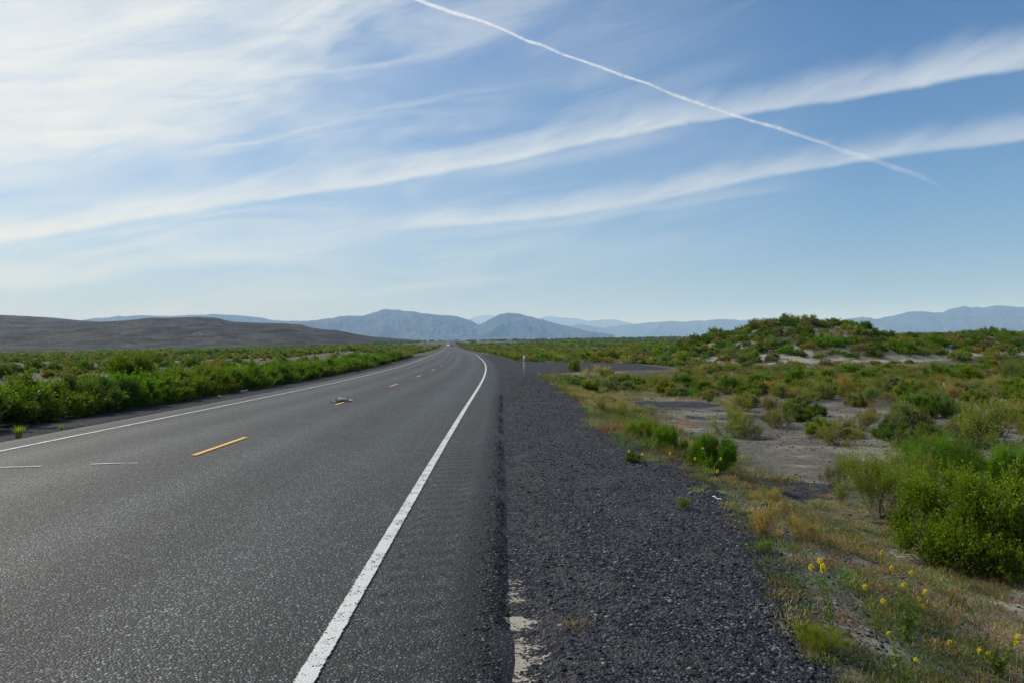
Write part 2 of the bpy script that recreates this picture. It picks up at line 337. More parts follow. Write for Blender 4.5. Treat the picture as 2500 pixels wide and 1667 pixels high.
def m_ground(n):
    P = pos(n); x, y, z = n.sep(P)
    g = attr(n, 'gravel'); s = attr(n, 'sand'); gr = attr(n, 'green'); dust = attr(n, 'dust')
    nb = n.noise(P, 2.2, 5, .62); nf = n.noise(P, 14, 4, .6); nl = n.noise(P, .35, 4, .6)
    # gravel: crushed grey-violet stone
    c, c2, d = cellval(n, P, 60); cb, cb2, db = cellval(n, P, 24)
    gcol = n.ramp(c, [(0, (.005, .005, .008)), (.5, (.017, .017, .023)), (.85, (.046, .047, .056)), (1, (.18, .18, .185))])
    gcol = n.mix(n.m('MULTIPLY', n.mr(cb, .62, .9), .55), gcol, n.ramp(cb2, [(0, (.02, .019, .023)), (1, (.10, .095, .10))]))
    gcol = n.mix(n.mr(nl, .35, .7, 0, .35), gcol, (.022, .023, .032, 1))
    dirtf = n.m('MULTIPLY', n.mr(n.m('ADD', n.m('ADD', nf, n.m('MULTIPLY', nb, 1.0)), n.m('MULTIPLY', nl, .5)), 1.20, 1.42), .6)
    gcol = n.mix(dirtf, gcol, (.075, .07, .065, 1))
    # pale dust patches beside the pavement seam
    gcol = n.mix(1, gcol, (.84, .92, 1.02, 1), 'MULTIPLY')
    df = n.mr(n.m('ADD', n.m('MULTIPLY', dust, .62), n.m('MULTIPLY', n.m('ADD', n.noise(n.vm('MULTIPLY', P, (1.3, 3.6, 1.)), 1.5, 6, .66), n.m('MULTIPLY', c, .12)), .9)), 1.03, 1.10)
    gcol = n.mix(df, gcol, n.mix(nf, (.20, .19, .165, 1), (.30, .285, .25, 1)))
    # field dirt: grey crusted silt with stones
    e, e2, ed = cellval(n, P, 30)
    stones = n.mr(n.m('ADD', e, n.m('MULTIPLY', n.m('SUBTRACT', nb, .5), 1.1)), .45, .6)
    dcol = n.mix(nb, (.075, .070, .062, 1), (.135, .127, .112, 1))
    dcol = n.mix(n.m('MULTIPLY', stones, .85), dcol, n.ramp(e2, [(0, (.018, .017, .017)), (.7, (.062, .058, .055)), (1, (.13, .125, .12))]))
    crust = n.mr(n.m('ADD', n.noise(P, .5, 6, .66), n.m('MULTIPLY', nf, .25)), .60, .76)
    dcol = n.mix(n.m('MULTIPLY', crust, .75), dcol, (.205, .195, .17, 1))
    # ground litter under growth
    lit = n.mr(n.m('ADD', gr, n.m('MULTIPLY', n.m('SUBTRACT', nb, .5), 1.2)), .35, .75)
    lcol = n.mix(nf, (.060, .052, .038, 1), (.115, .095, .064, 1)); lcol = n.mix(n.m('MULTIPLY', n.mr(nl, .45, .65), .6), lcol, (.060, .064, .036, 1))
    dcol = n.mix(n.m('MULTIPLY', lit, .8), dcol, lcol)
    scol = n.mix(nb, (.20, .19, .165, 1), (.29, .275, .24, 1)); scol = n.mix(n.m('MULTIPLY', n.mr(n.noise(P, .9, 5, .6), .5, .7), .6), scol, (.12, .115, .10, 1))
    sf = n.mr(n.m('ADD', s, n.m('MULTIPLY', n.m('SUBTRACT', nb, .5), .8)), .4, .65)
    dcol = n.mix(sf, dcol, scol)
    # scrubland tone of the far plain
    far = n.mr(y, 120, 700); fn_ = n.mr(n.noise(P, .06, 8, .72), .38, .62)
    fcol = n.mix(fn_, (.036, .044, .026, 1), (.085, .083, .062, 1))
    dcol = n.mix(n.m('MULTIPLY', far, .75), dcol, fcol)
    gf = n.mr(n.m('ADD', g, n.m('MULTIPLY', n.m('SUBTRACT', nb, .5), .7)), .45, .58)
    col = n.mix(gf, dcol, gcol)
    hg = n.m('ADD', n.m('MULTIPLY', d, -1.3), n.m('MULTIPLY', db, -.9)); hd = n.m('ADD', n.m('MULTIPLY', nf, 1.2), n.m('MULTIPLY', n.m('MULTIPLY', ed, stones), -.9))
    hm = n.new('ShaderNodeMix', data_type='FLOAT'); n.link(gf, hm.inputs[0]); n.link(hd, hm.inputs[2]); n.link(hg, hm.inputs[3])
    bsdf(n, col, .9, .10, n.m('MULTIPLY', hm.outputs[0], n.m('SUBTRACT', 1, n.m('MULTIPLY', df, .85))), .9, .02)
M_GROUND = mat('ground', m_ground)

def paint(name, col, wear):
    def f(n):
        P = pos(n); c, c2, d = cellval(n, P, 110)
        nz = n.m('ADD', n.noise(P, 6, 5, .7), n.m('MULTIPLY', c, .35))
        b = n.new('ShaderNodeBsdfPrincipled')
        k = n.mix(n.m('MULTIPLY', c2, .45), col, [v * .62 for v in col[:3]] + [1])
        n.put(b.inputs['Base Color'], k); b.inputs['Roughness'].default_value = .6
        bm = n.new('ShaderNodeBump'); bm.inputs['Strength'].default_value = .6; bm.inputs['Distance'].default_value = .006; n.link(n.m('MULTIPLY', d, -1), bm.inputs['Height']); n.link(bm.outputs[0], b.inputs['Normal'])
        u, v, _ = n.sep(n.new('ShaderNodeTexCoord').outputs['UV'])
        ed = n.m('MULTIPLY', n.m('ABSOLUTE', n.m('SUBTRACT', u, .5)), 2)
        t = n.mr(n.m('ADD', nz, n.m('MULTIPLY', n.mr(ed, .72, 1.0), .55)), wear, wear + .06, 0, 1)
        tr = n.new('ShaderNodeBsdfTransparent'); mx = n.new('ShaderNodeMixShader')
        n.link(t, mx.inputs[0]); n.link(b.outputs[0], mx.inputs[1]); n.link(tr.outputs[0], mx.inputs[2])
        n.link(mx.outputs[0], n.new('ShaderNodeOutputMaterial').inputs[0])
    return mat(name, f)
M_WHITE = paint('white_paint', (.50, .51, .52, 1), .81)
M_YELLOW = paint('yellow_paint', (.62, .34, .055, 1), .90)
M_STREAK = paint('pale_streak', (.42, .43, .44, 1), .70)

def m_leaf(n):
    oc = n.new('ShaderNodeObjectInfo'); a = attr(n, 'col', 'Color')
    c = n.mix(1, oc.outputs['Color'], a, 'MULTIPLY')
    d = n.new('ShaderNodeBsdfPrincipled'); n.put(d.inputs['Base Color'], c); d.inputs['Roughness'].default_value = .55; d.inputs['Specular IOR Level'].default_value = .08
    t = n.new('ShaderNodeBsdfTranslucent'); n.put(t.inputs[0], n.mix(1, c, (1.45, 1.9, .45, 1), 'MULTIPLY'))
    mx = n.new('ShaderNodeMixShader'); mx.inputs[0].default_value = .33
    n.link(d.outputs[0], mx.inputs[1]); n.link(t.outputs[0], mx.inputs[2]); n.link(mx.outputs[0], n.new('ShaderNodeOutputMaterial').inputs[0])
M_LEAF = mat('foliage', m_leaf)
M_STEM = mat('woody_stem', lambda n: bsdf(n, n.mix(n.noise(pos(n), 30, 3), (.05, .04, .032, 1), (.16, .135, .11, 1)), .85, .2))
M_DEADWOOD = mat('bleached_wood', lambda n: bsdf(n, n.mix(n.noise(pos(n), 25, 3), (.20, .18, .155, 1), (.42, .40, .36, 1)), .8, .2))
M_DARKWOOD = mat('dark_dead_wood', lambda n: bsdf(n, n.mix(n.noise(pos(n), 25, 3), (.02, .018, .018, 1), (.07, .06, .055, 1)), .8, .2))
M_FLOWER = mat('yellow_petals', lambda n: bsdf(n, n.mix(n.noise(pos(n), 60, 2), (.60, .47, .02, 1), (.72, .60, .04, 1)), .6, .2))
M_STONE = mat('loose_stone', lambda n: bsdf(n, n.mix(1, n.ramp(n.sep(attr(n, 'col', 'Color'))[0], [(0, (.008, .009, .012)), (.6, (.026, .029, .038)), (1, (.17, .178, .195))]), n.mix(n.noise(pos(n), 120, 3), (.7, .7, .7, 1), (1.2, 1.2, 1.2, 1)), 'MULTIPLY'), .8, .15))

def m_hill(c1, c2, c3, sc):
    def f(n):
        P = pos(n); z = n.sep(P)[2]
        a = n.noise(P, sc, 8, .7); b = n.noise(P, sc * 6, 4, .7)
        v = n.vor(P, sc * 9); sp = n.mr(v.outputs['Distance'], .25, .5, 1, 0)
        col = n.mix(n.mr(a, .42, .60), c1, c2)
        col = n.mix(n.m('MULTIPLY', n.mr(b, .5, .62), .7), col, c3)
        col = n.mix(n.m('MULTIPLY', sp, .7), col, [k * .5 for k in c1[:3]] + [1])
        bsdf(n, col, .95, .05, a, .6, 1.2 / sc * .05)
    return f
M_HILL = mat('scrub_hill', m_hill((.022, .025, .022, 1), (.072, .067, .056, 1), (.012, .012, .012, 1), .022))
M_MOUNT = mat('bare_mountain', m_hill((.045, .042, .038, 1), (.075, .068, .060, 1), (.035, .033, .03, 1), .0012))

# ------------------------------------------------------------------ ground sheet
def seq(*segs):
    out = [segs[0][0]]
    for a, b, st in segs:
        k = max(1, int(round((b - a) / st))); out += list(np.linspace(a, b, k + 1)[1:])
    return out
def geo(a, b, st, gr):
    o = []; x = a
    while x < b: x += st; st *= gr; o.append(x)
    return o
xs = seq((-80, -15, 1.0), (-15, -3, .35), (-3, 7, .12), (7, 50, .4), (50, 90, 1.2)); xs = [-v for v in geo(80, 48000, 3, 1.12)][::-1] + xs + geo(90, 48000, 3, 1.12)
ys = [-v for v in geo(16, 6000, 4, 1.35)][::-1] + seq((-16, 2.5, 1), (2.5, 12, .12), (12, 40, .28), (40, 125, .6), (125, 420, 3), (420, 1700, 16)) + geo(1700, 46000, 20, 1.1)
xs = np.array(xs); ys = np.array(ys); GX, GY = np.meshgrid(xs, ys); GZ = H(GX, GY)
u = GX - rcx(GY)
turn = ss(GY, 44, 54) * (1 - ss(GY, 68, 80))
edge = 6.95 - .6 * ss(GY, 8, 3.5) + .5 * fbm(GY * .35, GY * 0, 3, 3) + 10 * turn
nn = fbm(GX * .25, GY * .25, 4, 31)
gravel = (1 - ss(u, edge - .5, edge + 1.0)) * (1 - ss(-u, 6.9, 8.0)) * (1 - .5 * ss(GY, 90, 140))
gravel = np.maximum(gravel, .62 * ss(nn, .05, .4) * (GX > 0) * (GY < 40))
duneh = np.clip((GZ - (rz(GY) - .8)) / 2.2, 0, 1) * ss(np.abs(u), 17, 24)
sand = ss(duneh, .10, .4) * np.where(u > 0, .95, .40) + .25 * ss(fbm(GX * .11, GY * .2, 4, 44), .1, .4) * ss(GY, 40, 60) * (1 - ss(GY, 110, 160))
sand = np.maximum(sand, .60 * ss(GX, 2.6, 3.6) * ss(GY, 9, 6) * (GY > 0))
sand = np.maximum(sand, .8 * ss(fbm(GX * .012, GY * .012, 3, 46), .12, .3) * ss(GY, 160, 260) * (1 - ss(GY, 700, 1200)) * (np.abs(u) > 30))
green = np.clip(.40 + .9 * fbm(GX * .13, GY * .17, 4, 52) + .55 * np.exp(-((u - edge - 1.2) / 1.3) ** 2) * (GY < 45) + .25 * ss(GY, 32, 45) - .12 * ss(GY, 12, 7) * (GX > 2.0), 0, 1)
bare = np.exp(-((GX - 9) / 5.5) ** 2 - ((GY - 17) / 7) ** 2)
green = np.clip(green - .5 * bare, 0, 1)
dust = np.exp(-(np.clip(u - 4.66, -9, 9) / np.where(u > 4.66, .34, .2)) ** 2) * ss(GY, 11, 4.5) * .93
gm = mesh('ground', np.stack([GX, GY, GZ], -1).reshape(-1, 3), grid_faces(len(xs), len(ys)), True, M_GROUND,
          attrs={'gravel': gravel.ravel(), 'sand': sand.ravel(), 'green': green.ravel(), 'dust': dust.ravel()})
tag(obj('ground', gm), kind='structure')

# ------------------------------------------------------------------ road
ry = np.array(seq((-16, 2.5, .5), (2.5, 16, .08), (16, 40, .5), (40, 160, 1.5), (160, 700, 10), (700, 1690, 15)))
def strip(name, mat_, us, y, lift, uvn=None):
    y = np.asarray(y, float); c = rcx(y); dxdy = np.gradient(c, y) if len(y) > 2 else (rcx(y + .5) - rcx(y - .5)); L = np.sqrt(1 + dxdy ** 2)
    us = np.asarray(us, float); arc = np.concatenate([[0], np.cumsum(np.hypot(np.diff(c), np.diff(y)))])
    V = np.zeros((len(y), len(us), 3))
    V[..., 0] = c[:, None] + us[None] / L[:, None]; V[..., 1] = y[:, None] - us[None] * (dxdy / L)[:, None]
    if name == 'road': V[:, -1, 0] += .07 * fbm(y * 1.7, y * 0, 4, 77) ; V[:, -2, 0] += .05 * fbm(y * 1.7, y * 0, 4, 77)
    V[..., 2] = rz(y)[:, None] + lift + .08 - .022 * np.abs(us[None]) - .10 * ss(np.abs(us[None]) + .13 * (us[None] > 0), 4.66, 4.82)
    uv = np.zeros((len(y), len(us), 2))
    uv[..., 0] = us[None] if uvn is None else np.linspace(0, 1, len(us))[None]; uv[..., 1] = arc[:, None] + y[0]
    return mesh(name, V.reshape(-1, 3), grid_faces(len(us), len(y)), True, mat_, uv.reshape(-1, 2))
tag(obj('road', strip('road', M_ASPH, [-4.8, -4.66, -4.2, -3.65, -2, 0, 2, 3.65, 4.2, 4.54, 4.68], ry, 0)), kind='structure')
rye = np.array(seq((-16, 40, .5), (40, 160, 1.5), (160, 1690, 10)))
for side in (-1, 1):
    tag(obj('road_marking', strip('edge_line', M_WHITE, [side * LANE - .058, side * LANE, side * LANE + .062], rye, .010, 1)), kind='structure')
k = 0; y0 = 10.7 - 9.8 * 2
while y0 < 700:
    yy = np.linspace(y0, y0 + 2.2, 7)
    tag(obj('road_marking', strip('centre_dash', M_YELLOW if y0 < 400 else M_YELLOW, np.array([-.05, 0., .05]) + (.13 if y0 < 15 else 0), yy, .010, 1)), kind='structure'); y0 += 9.8
def thin_streak(px, w, yoff=0):    # pale thin streaks lying across the far lane
    P = np.array([ground_at(*p) for p in px]); P[:, 2] = [rz(q[1]) for q in P]
    return P
for pts in ([(-40, 1141), (30, 1139), (105, 1137)], [(222, 1132), (280, 1130), (340, 1129)]):
    P = []
    for p in pts:
        d = pxdir(*p); t = np.linspace(3, 40, 8000) / d[1]; Q = EYE + t[:, None] * d
        i = np.nonzero(Q[:, 2] < rz(Q[:, 1]) + .08 - .022 * np.abs(Q[:, 0] - rcx(Q[:, 1])) + .01)[0][0]; P.append(Q[i])
    P = np.array(P); V = []
    for q in P: V += [q + (0, -.03, 0), q + (0, .03, 0)]
    V = np.array(V); V[:, 2] = rz(V[:, 1]) + .08 - .022 * np.abs(V[:, 0] - rcx(V[:, 1])) + .012
    tag(obj('road_marking', mesh('thin_streak', V, [(0, 2, 3, 1), (2, 4, 5, 3)], False, M_STREAK, [(.5, 0)] * 6)), kind='structure')

# ------------------------------------------------------------------ hills and mountains
def ridge(name, pts, dist, front, back, base, M, rough, seed, profile=1.6, apron=.12, nr=70, na=700, tilt=0):
    q = np.array([azel(*p) for p in pts]); q = q[np.argsort(q[:, 0])]
    a = np.linspace(q[0, 0] - .01, q[-1, 0] + .01, na); e = np.interp(a, q[:, 0], q[:, 1])
    dist_a = dist * (1 + tilt * (a - a[0]) / 60)
    top = EYE[2] + np.tan(np.radians(e)) * dist_a
    tr = np.concatenate([np.linspace(0, 1, nr), 1 + np.linspace(0, 1, 16)[1:]])
    A, T = np.meshgrid(a, tr); DA = np.broadcast_to(dist_a, A.shape)
    Rr = np.where(T <= 1, DA - front * (1 - T), DA + back * (T - 1))
    X = Rr * np.sin(np.radians(A)); Y = Rr * np.cos(np.radians(A))
    pr = apron * np.clip(T, 0, 1) + (1 - apron) * ss(np.clip(T, 0, 1), .35, 1) ** profile; pr = np.where(T > 1, 1 - (T - 1) ** 1.5, pr)
    top = top + rough * .05 * fbm(a * 5, a * 0, 4, seed)
    Z = base + (np.broadcast_to(top, A.shape) - base) * pr
    s = 9. / (front + back)
    rg = 1 - 2 * np.abs(fbm(X * s, Y * s * .6, 5, seed))
    gate = np.clip(pr, 0, 1) * (1 - np.clip(pr, 0, 1)) * 4
    Z = Z - rough * (1 - rg) * gate
    me = mesh(name, np.stack([X, Y, Z], -1).reshape(-1, 3), grid_faces(len(a), len(tr)), True, M)
    return tag(obj(name, me), kind='structure')
ridge('mountain', [(1120, 800), (1145, 779), (1155, 776), (1165, 773), (1180, 770), (1190, 769), (1200, 770), (1210, 772), (1230, 778), (1260, 800)], 38000, 6000, 3000, -14, M_MOUNT, 200, 3)
ridge('mountain', [(1290, 800), (1320, 776), (1345, 772), (1370, 776), (1390, 776.5), (1410, 778), (1435, 784), (1455, 782), (1470, 781), (1500, 780), (1530, 787), (1550, 791), (1600, 800), (1700, 808)], 33000, 6000, 3000, -14, M_MOUNT, 200, 4)
ridge('mountain', [(1760, 800), (1800, 783), (1830, 780), (1850, 778), (1900, 777), (1960, 780), (2020, 787), (2100, 800)], 33000, 6000, 3000, -14, M_MOUNT, 200, 5)
ridge('mountain', [(1340, 815), (1380, 797), (1420, 792), (1450, 798), (1475, 801), (1500, 797), (1520, 794), (1550, 792), (1575, 788), (1600, 787), (1620, 786), (1640, 784), (1670, 786), (1700, 783), (1720, 784), (1740, 781), (1760, 779), (1775, 780), (1790, 780), (1810, 783), (1850, 785), (1900, 788), (1960, 792), (2050, 800)], 21000, 5000, 2500, -14, M_MOUNT, 190, 6)
ridge('mountain', [(1940, 806), (2010, 792), (2060, 781), (2085, 777), (2105, 774), (2110, 775), (2125, 776), (2132, 779), (2145, 778), (2170, 773), (2200, 767), (2220, 761), (2240, 760), (2265, 762), (2285, 764), (2300, 763), (2320, 755), (2340, 751), (2352, 747.5), (2370, 751), (2385, 750), (2400, 752), (2420, 748), (2440, 745), (2460, 748), (2500, 750), (2560, 746), (2650, 752), (2800, 770)], 18000, 5500, 2500, -14, M_MOUNT, 260, 7)
ridge('mountain', [(60, 800), (160, 790), (215, 780), (230, 777), (265, 776), (285, 772), (310, 773), (335, 770), (370, 771), (420, 772), (470, 769), (500, 769), (520, 767), (560, 769), (600, 772), (640, 776), (660, 781), (700, 784), (760, 792), (830, 800)], 16000, 5000, 2500, -14, M_MOUNT, 190, 8)
ridge('mountain', [(560, 815), (640, 795), (700, 784), (735, 784), (760, 783), (790, 779), (800, 777), (810, 777.5), (830, 773), (850, 771), (880, 772), (890, 771), (900, 767), (925, 760), (935, 755.5), (943, 754.5), (955, 756.5), (970, 757), (985, 760), (1010, 761), (1030, 766), (1045, 766), (1060, 769), (1100, 771), (1115, 773), (1130, 777), (1150, 783), (1168, 793), (1200, 803), (1260, 815)], 13000, 5000, 2500, -14, M_MOUNT, 200, 9, 1.3)
ridge('mountain', [(1100, 812), (1140, 802), (1168, 793), (1185, 787), (1195, 780), (1205, 776), (1220, 768), (1230, 765.5), (1240, 764.5), (1255, 765), (1270, 767), (1285, 771), (1300, 774), (1315, 779), (1330, 782), (1350, 788), (1370, 793), (1400, 800), (1425, 806), (1450, 811), (1500, 817)], 12300, 4500, 2500, -14, M_MOUNT, 190, 10, 1.3)
ridge('hill', [(-300, 762), (-100, 765), (0, 769), (60, 772), (130, 776), (180, 781), (215, 784), (260, 787), (330, 797), (420, 812), (500, 825)], 2300, 1300, 600, -4, M_HILL, 16, 11, 1.1, .35)
ridge('hill', [(-300, 800), (-100, 797), (0, 795), (120, 791), (200, 788), (260, 785), (300, 783), (340, 779), (370, 776), (405, 776), (440, 775.5), (480, 774), (505, 775), (530, 777), (550, 782), (570, 786), (620, 788), (660, 789), (700, 790), (735, 793), (760, 800), (780, 803), (800, 805), (820, 806), (845, 811), (870, 816), (900, 821), (930, 824), (1000, 829), (1040, 832)], 1500, 850, 500, -6, M_HILL, 9, 12, 1.0, .30, nr=110, na=900)

# ------------------------------------------------------------------ foliage
def leaves(P, D, L, Wd, rs):
    n = len(P); r = rs.randn(n, 3); B = np.cross(D, r); B /= np.linalg.norm(B, axis=1)[:, None] + 1e-9
    L = np.broadcast_to(L, (n,))[:, None]; Wd = np.broadcast_to(Wd, (n,))[:, None]
    V = np.stack([P, P + D * L * .5 + B * Wd, P + D * L, P + D * L * .5 - B * Wd], 1)
    return V.reshape(-1, 3)
def unit(v): return v / (np.linalg.norm(v, axis=-1, keepdims=True) + 1e-9)
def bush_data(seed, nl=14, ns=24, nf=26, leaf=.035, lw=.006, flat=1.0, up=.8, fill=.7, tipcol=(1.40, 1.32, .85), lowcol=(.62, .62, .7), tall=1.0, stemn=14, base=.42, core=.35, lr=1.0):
    """unit bush: radius about 1, height about 1*flat. returns V, colour, stems list"""
    rs = np.random.RandomState(seed)
    th = rs.rand(nl) * 6.283; rr = np.sqrt(rs.rand(nl)) * .72; rr[:2] = .15
    cz = np.sqrt(np.clip(1 - rr ** 2, 0, 1)) * (.42 + .3 * rs.rand(nl)); low = rs.rand(nl) < base; cz[low] = .16 + .14 * rs.rand(low.sum()); rr[low] = .45 + .3 * rs.rand(low.sum())
    LC = np.stack([rr * np.cos(th), rr * np.sin(th), cz], 1); LC *= rs.uniform(.72, 1.18, (nl, 1)); LR = (.26 + .16 * rs.rand(nl)) * lr
    lc = .80 + .4 * rs.rand(nl, 1) * np.array([[1, 1, .8]])
    li = np.repeat(np.arange(nl), ns)
    d = rs.randn(len(li), 3); d = unit(d); d = d + unit(LC[li]) * .7 + np.array([0, 0, up]); d = unit(d)
    start = LC[li] + unit(rs.randn(len(li), 3)) * (LR[li] * .25)[:, None]
    ln = LR[li] * (.55 + .75 * rs.rand(len(li)) ** 1.5) * tall
    si = np.repeat(np.arange(len(li)), nf); t = rs.rand(len(si)) ** .75
    bend = np.array([0, 0, .25]) * (t ** 2)[:, None] * ln[si][:, None]
    P = start[si] + d[si] * (ln[si] * t)[:, None] + bend + rs.randn(len(si), 3) * .012
    D = unit(d[si] * 1.1 + rs.randn(len(si), 3) * .75 + np.array([0, 0, .3]))
    inn = rs.rand(len(si)) < core; k_ = inn.sum(); P[inn] = LC[li[si[inn]]] + unit(rs.randn(k_, 3)) * (LR[li[si[inn]]] * rs.rand(k_) ** .5 * .85)[:, None]
    P[:, 2] = np.abs(P[:, 2]) + .01
    L = leaf * (.6 + .8 * rs.rand(len(si))); V = leaves(P, D, L, lw * (.7 + .6 * rs.rand(len(si))), rs)
    rq = np.percentile(np.hypot(V[:, 0], V[:, 1]), 96); zq = np.percentile(V[:, 2], 98.5); V[:, :2] /= rq; V[:, 2] *= flat / zq
    tip = t[:, None]; c = lc[li[si]] * (np.array(lowcol) * (1 - tip) + np.array(tipcol) * tip) * (.8 + .4 * rs.rand(len(si), 1))  # paler tips: new growth, plus sunlit tops painted into the leaf colour
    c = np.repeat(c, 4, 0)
    st = []
    for k in rs.permutation(nl)[:stemn]:
        b = np.array([rs.randn() * .06, rs.randn() * .06, -.02]); e = LC[k] / np.array([rq, rq, zq]) + rs.randn(3) * .05
        mid = b * .5 + e * .5 + np.array([e[0] * .12, e[1] * .12, -.06]); tt = np.linspace(0, 1, 6)[:, None]
        st.append(((1 - tt) ** 2 * b + 2 * tt * (1 - tt) * mid + tt ** 2 * e, np.linspace(.022, .006, 6)))
        for q in range(3):
            s0 = st[-1][0][3]; e2 = e + rs.randn(3) * .18; tt = np.linspace(0, 1, 4)[:, None]
            st.append((s0 * (1 - tt) + e2 * tt, np.linspace(.009, .003, 4)))
    return V, c, st
def quads(n): return np.arange(n).reshape(-1, 4)
def stem_mesh(name, st, M=M_STEM, n=5):
    b = MB()
    for P, R in st: b.tube(P, R, n)
    return b.mesh(name, M)
class Proto:
    def __init__(s, **kw):
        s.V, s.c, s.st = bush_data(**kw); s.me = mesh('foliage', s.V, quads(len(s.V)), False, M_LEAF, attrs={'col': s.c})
        s.sm = stem_mesh('stems', s.st)
# near prototypes (large), mid, far
NEAR = [Proto(seed=1, nl=44, ns=38, nf=36, leaf=.030, lw=.0088, up=.6, lr=.72, base=.35, core=.3), Proto(seed=2, nl=34, ns=44, nf=34, leaf=.024, lw=.0042, up=.85, tall=1.1, base=.25, core=.2, lr=.8)]
MID = [Proto(seed=10 + k, nl=34, ns=20, nf=28, leaf=.055, lw=.014, up=.6, lr=.72, core=.5) for k in range(4)]
WISPY = [Proto(seed=20 + k, nl=15, ns=34, nf=13, leaf=.060, lw=.0085, up=1.2, tall=1.15, base=.3, core=.3) for k in range(3)]
FAR = [Proto(seed=30 + k, nl=14, ns=12, nf=14, leaf=.11, lw=.035, up=.7, stemn=4) for k in range(4)]
VFAR = [bush_data(seed=40 + k, nl=7, ns=6, nf=9, leaf=.22, lw=.09, up=.6, stemn=2)[:2] for k in range(4)]

GREENS = {'vivid green': (.080, .128, .015), 'dark green': (.062, .095, .024), 'yellow green': (.105, .135, .030), 'olive': (.135, .132, .055),
          'grey green': (.105, .125, .072), 'tan': (.21, .165, .095), 'grey brown': (.125, .115, .095), 'rust brown': (.14, .095, .06)}
rsG = np.random.RandomState(77)
def vary(c, a=.14): return tuple(np.clip(np.array(c) * (1 + a * rsG.randn(3) * np.array([1, .7, 1])), .005, 1))
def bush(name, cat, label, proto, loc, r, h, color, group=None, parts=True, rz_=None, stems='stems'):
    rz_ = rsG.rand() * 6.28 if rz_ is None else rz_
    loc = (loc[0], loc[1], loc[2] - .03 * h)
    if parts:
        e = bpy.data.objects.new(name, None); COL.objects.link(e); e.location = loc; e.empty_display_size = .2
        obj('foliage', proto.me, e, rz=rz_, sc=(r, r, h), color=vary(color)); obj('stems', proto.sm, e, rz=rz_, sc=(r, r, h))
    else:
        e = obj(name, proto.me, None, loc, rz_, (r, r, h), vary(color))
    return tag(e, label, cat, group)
def at_px(px, py_base, wpx, hpx):
    g = ground_at(px, py_base); k = g[1] / FPX; return g, wpx * k / 2, hpx * k

ORD = ['first', 'second', 'third', 'fourth', 'fifth', 'sixth', 'seventh', 'eighth', 'ninth', 'tenth', 'eleventh', 'twelfth', 'thirteenth', 'fourteenth', 'fifteenth', 'sixteenth', 'seventeenth', 'eighteenth', 'nineteenth', 'twentieth', 'twenty-first', 'twenty-second', 'twenty-third', 'twenty-fourth', 'twenty-fifth', 'twenty-sixth', 'twenty-seventh', 'twenty-eighth', 'twenty-ninth', 'thirtieth', 'thirty-first', 'thirty-second', 'thirty-third', 'thirty-fourth', 'thirty-fifth', 'thirty-sixth', 'thirty-seventh', 'thirty-eighth', 'thirty-ninth', 'fortieth']
_t10 = {30: 'thirt', 40: 'fort', 50: 'fift', 60: 'sixt', 70: 'sevent', 80: 'eight'}
for _k in range(40, 90):
    ORD.append(_t10[(_k + 1) // 10 * 10] + 'ieth' if (_k + 1) % 10 == 0 else _t10[(_k + 1) // 10 * 10] + 'y-' + ORD[(_k + 1) % 10 - 1]) if _k + 1 < 90 else None
TAKEN = []     # footprints (x, y, r) of hand-placed growth
# --- the dense row on the left verge
row = np.random.RandomState(3)
yy = 10.8; i = 0
rowl = []
while yy < 118:
    u_ = -(6.75 + .25 * row.randn() * .6); rr = (.85 + .35 * row.rand()) * (1 if yy < 45 else 1.15); hh = (.86 + .18 * row.rand()) * (1 - .08 * float(ss(yy, 20, 45))) * (1.14 if row.rand() < .3 else 1)
    rowl.append((yy, u_ - rr * .55, rr, hh)); yy += rr * 1.22 * (1 if yy < 60 else 1.5)
for i, (y_, u_, rr, hh) in enumerate(rowl):
    x_ = float(rcx(y_)) + u_; z_ = float(H(x_, y_)); c = GREENS['vivid green'] if row.rand() < .8 else GREENS['dark green']
    c = c if not (y_ > 95) else GREENS['olive']
    lab = f'bushy green shrub, {ORD[i]} in the left verge front row from the near end'
    bush('verge_bush', 'bush', lab, MID[i % 4], (x_, y_, z_), rr, hh, c, 'green bushes lining the left verge')
    TAKEN.append((x_, y_, rr))
k = 0
for y_, du, rr, hh in [(19.5, -2.4, .9, .85), (24.2, -2.7, 1.0, .9), (27.8, -2.7, 1.25, 1.65), (31, -2.8, 1.1, 1.05), (34.5, -2.6, 1.0, 1.0), (39, -2.5, 1.1, 1.0), (44, -2.6, 1.1, .95), (50, -2.4, 1.2, .95), (57, -2.6, 1.2, 1.0), (65, -2.8, 1.3, 1.05), (74, -2.6, 1.3, 1.1), (84, -2.8, 1.4, 1.1), (95, -2.8, 1.4, 1.1)]:
    x_ = float(rcx(y_)) - 6.9 + du; z_ = float(H(x_, y_))
    lab = 'tallest rounded green bush standing behind the left verge row' if hh > 1.6 else f'green shrub behind the left verge row, {ORD[k]} back from the near end'
    if hh < 1.6: k += 1
    bush('verge_bush', 'bush', lab, MID[(k * 3) % 4], (x_, y_, z_), rr, hh, GREENS['vivid green'], 'green bushes lining the left verge'); TAKEN.append((x_, y_, rr))

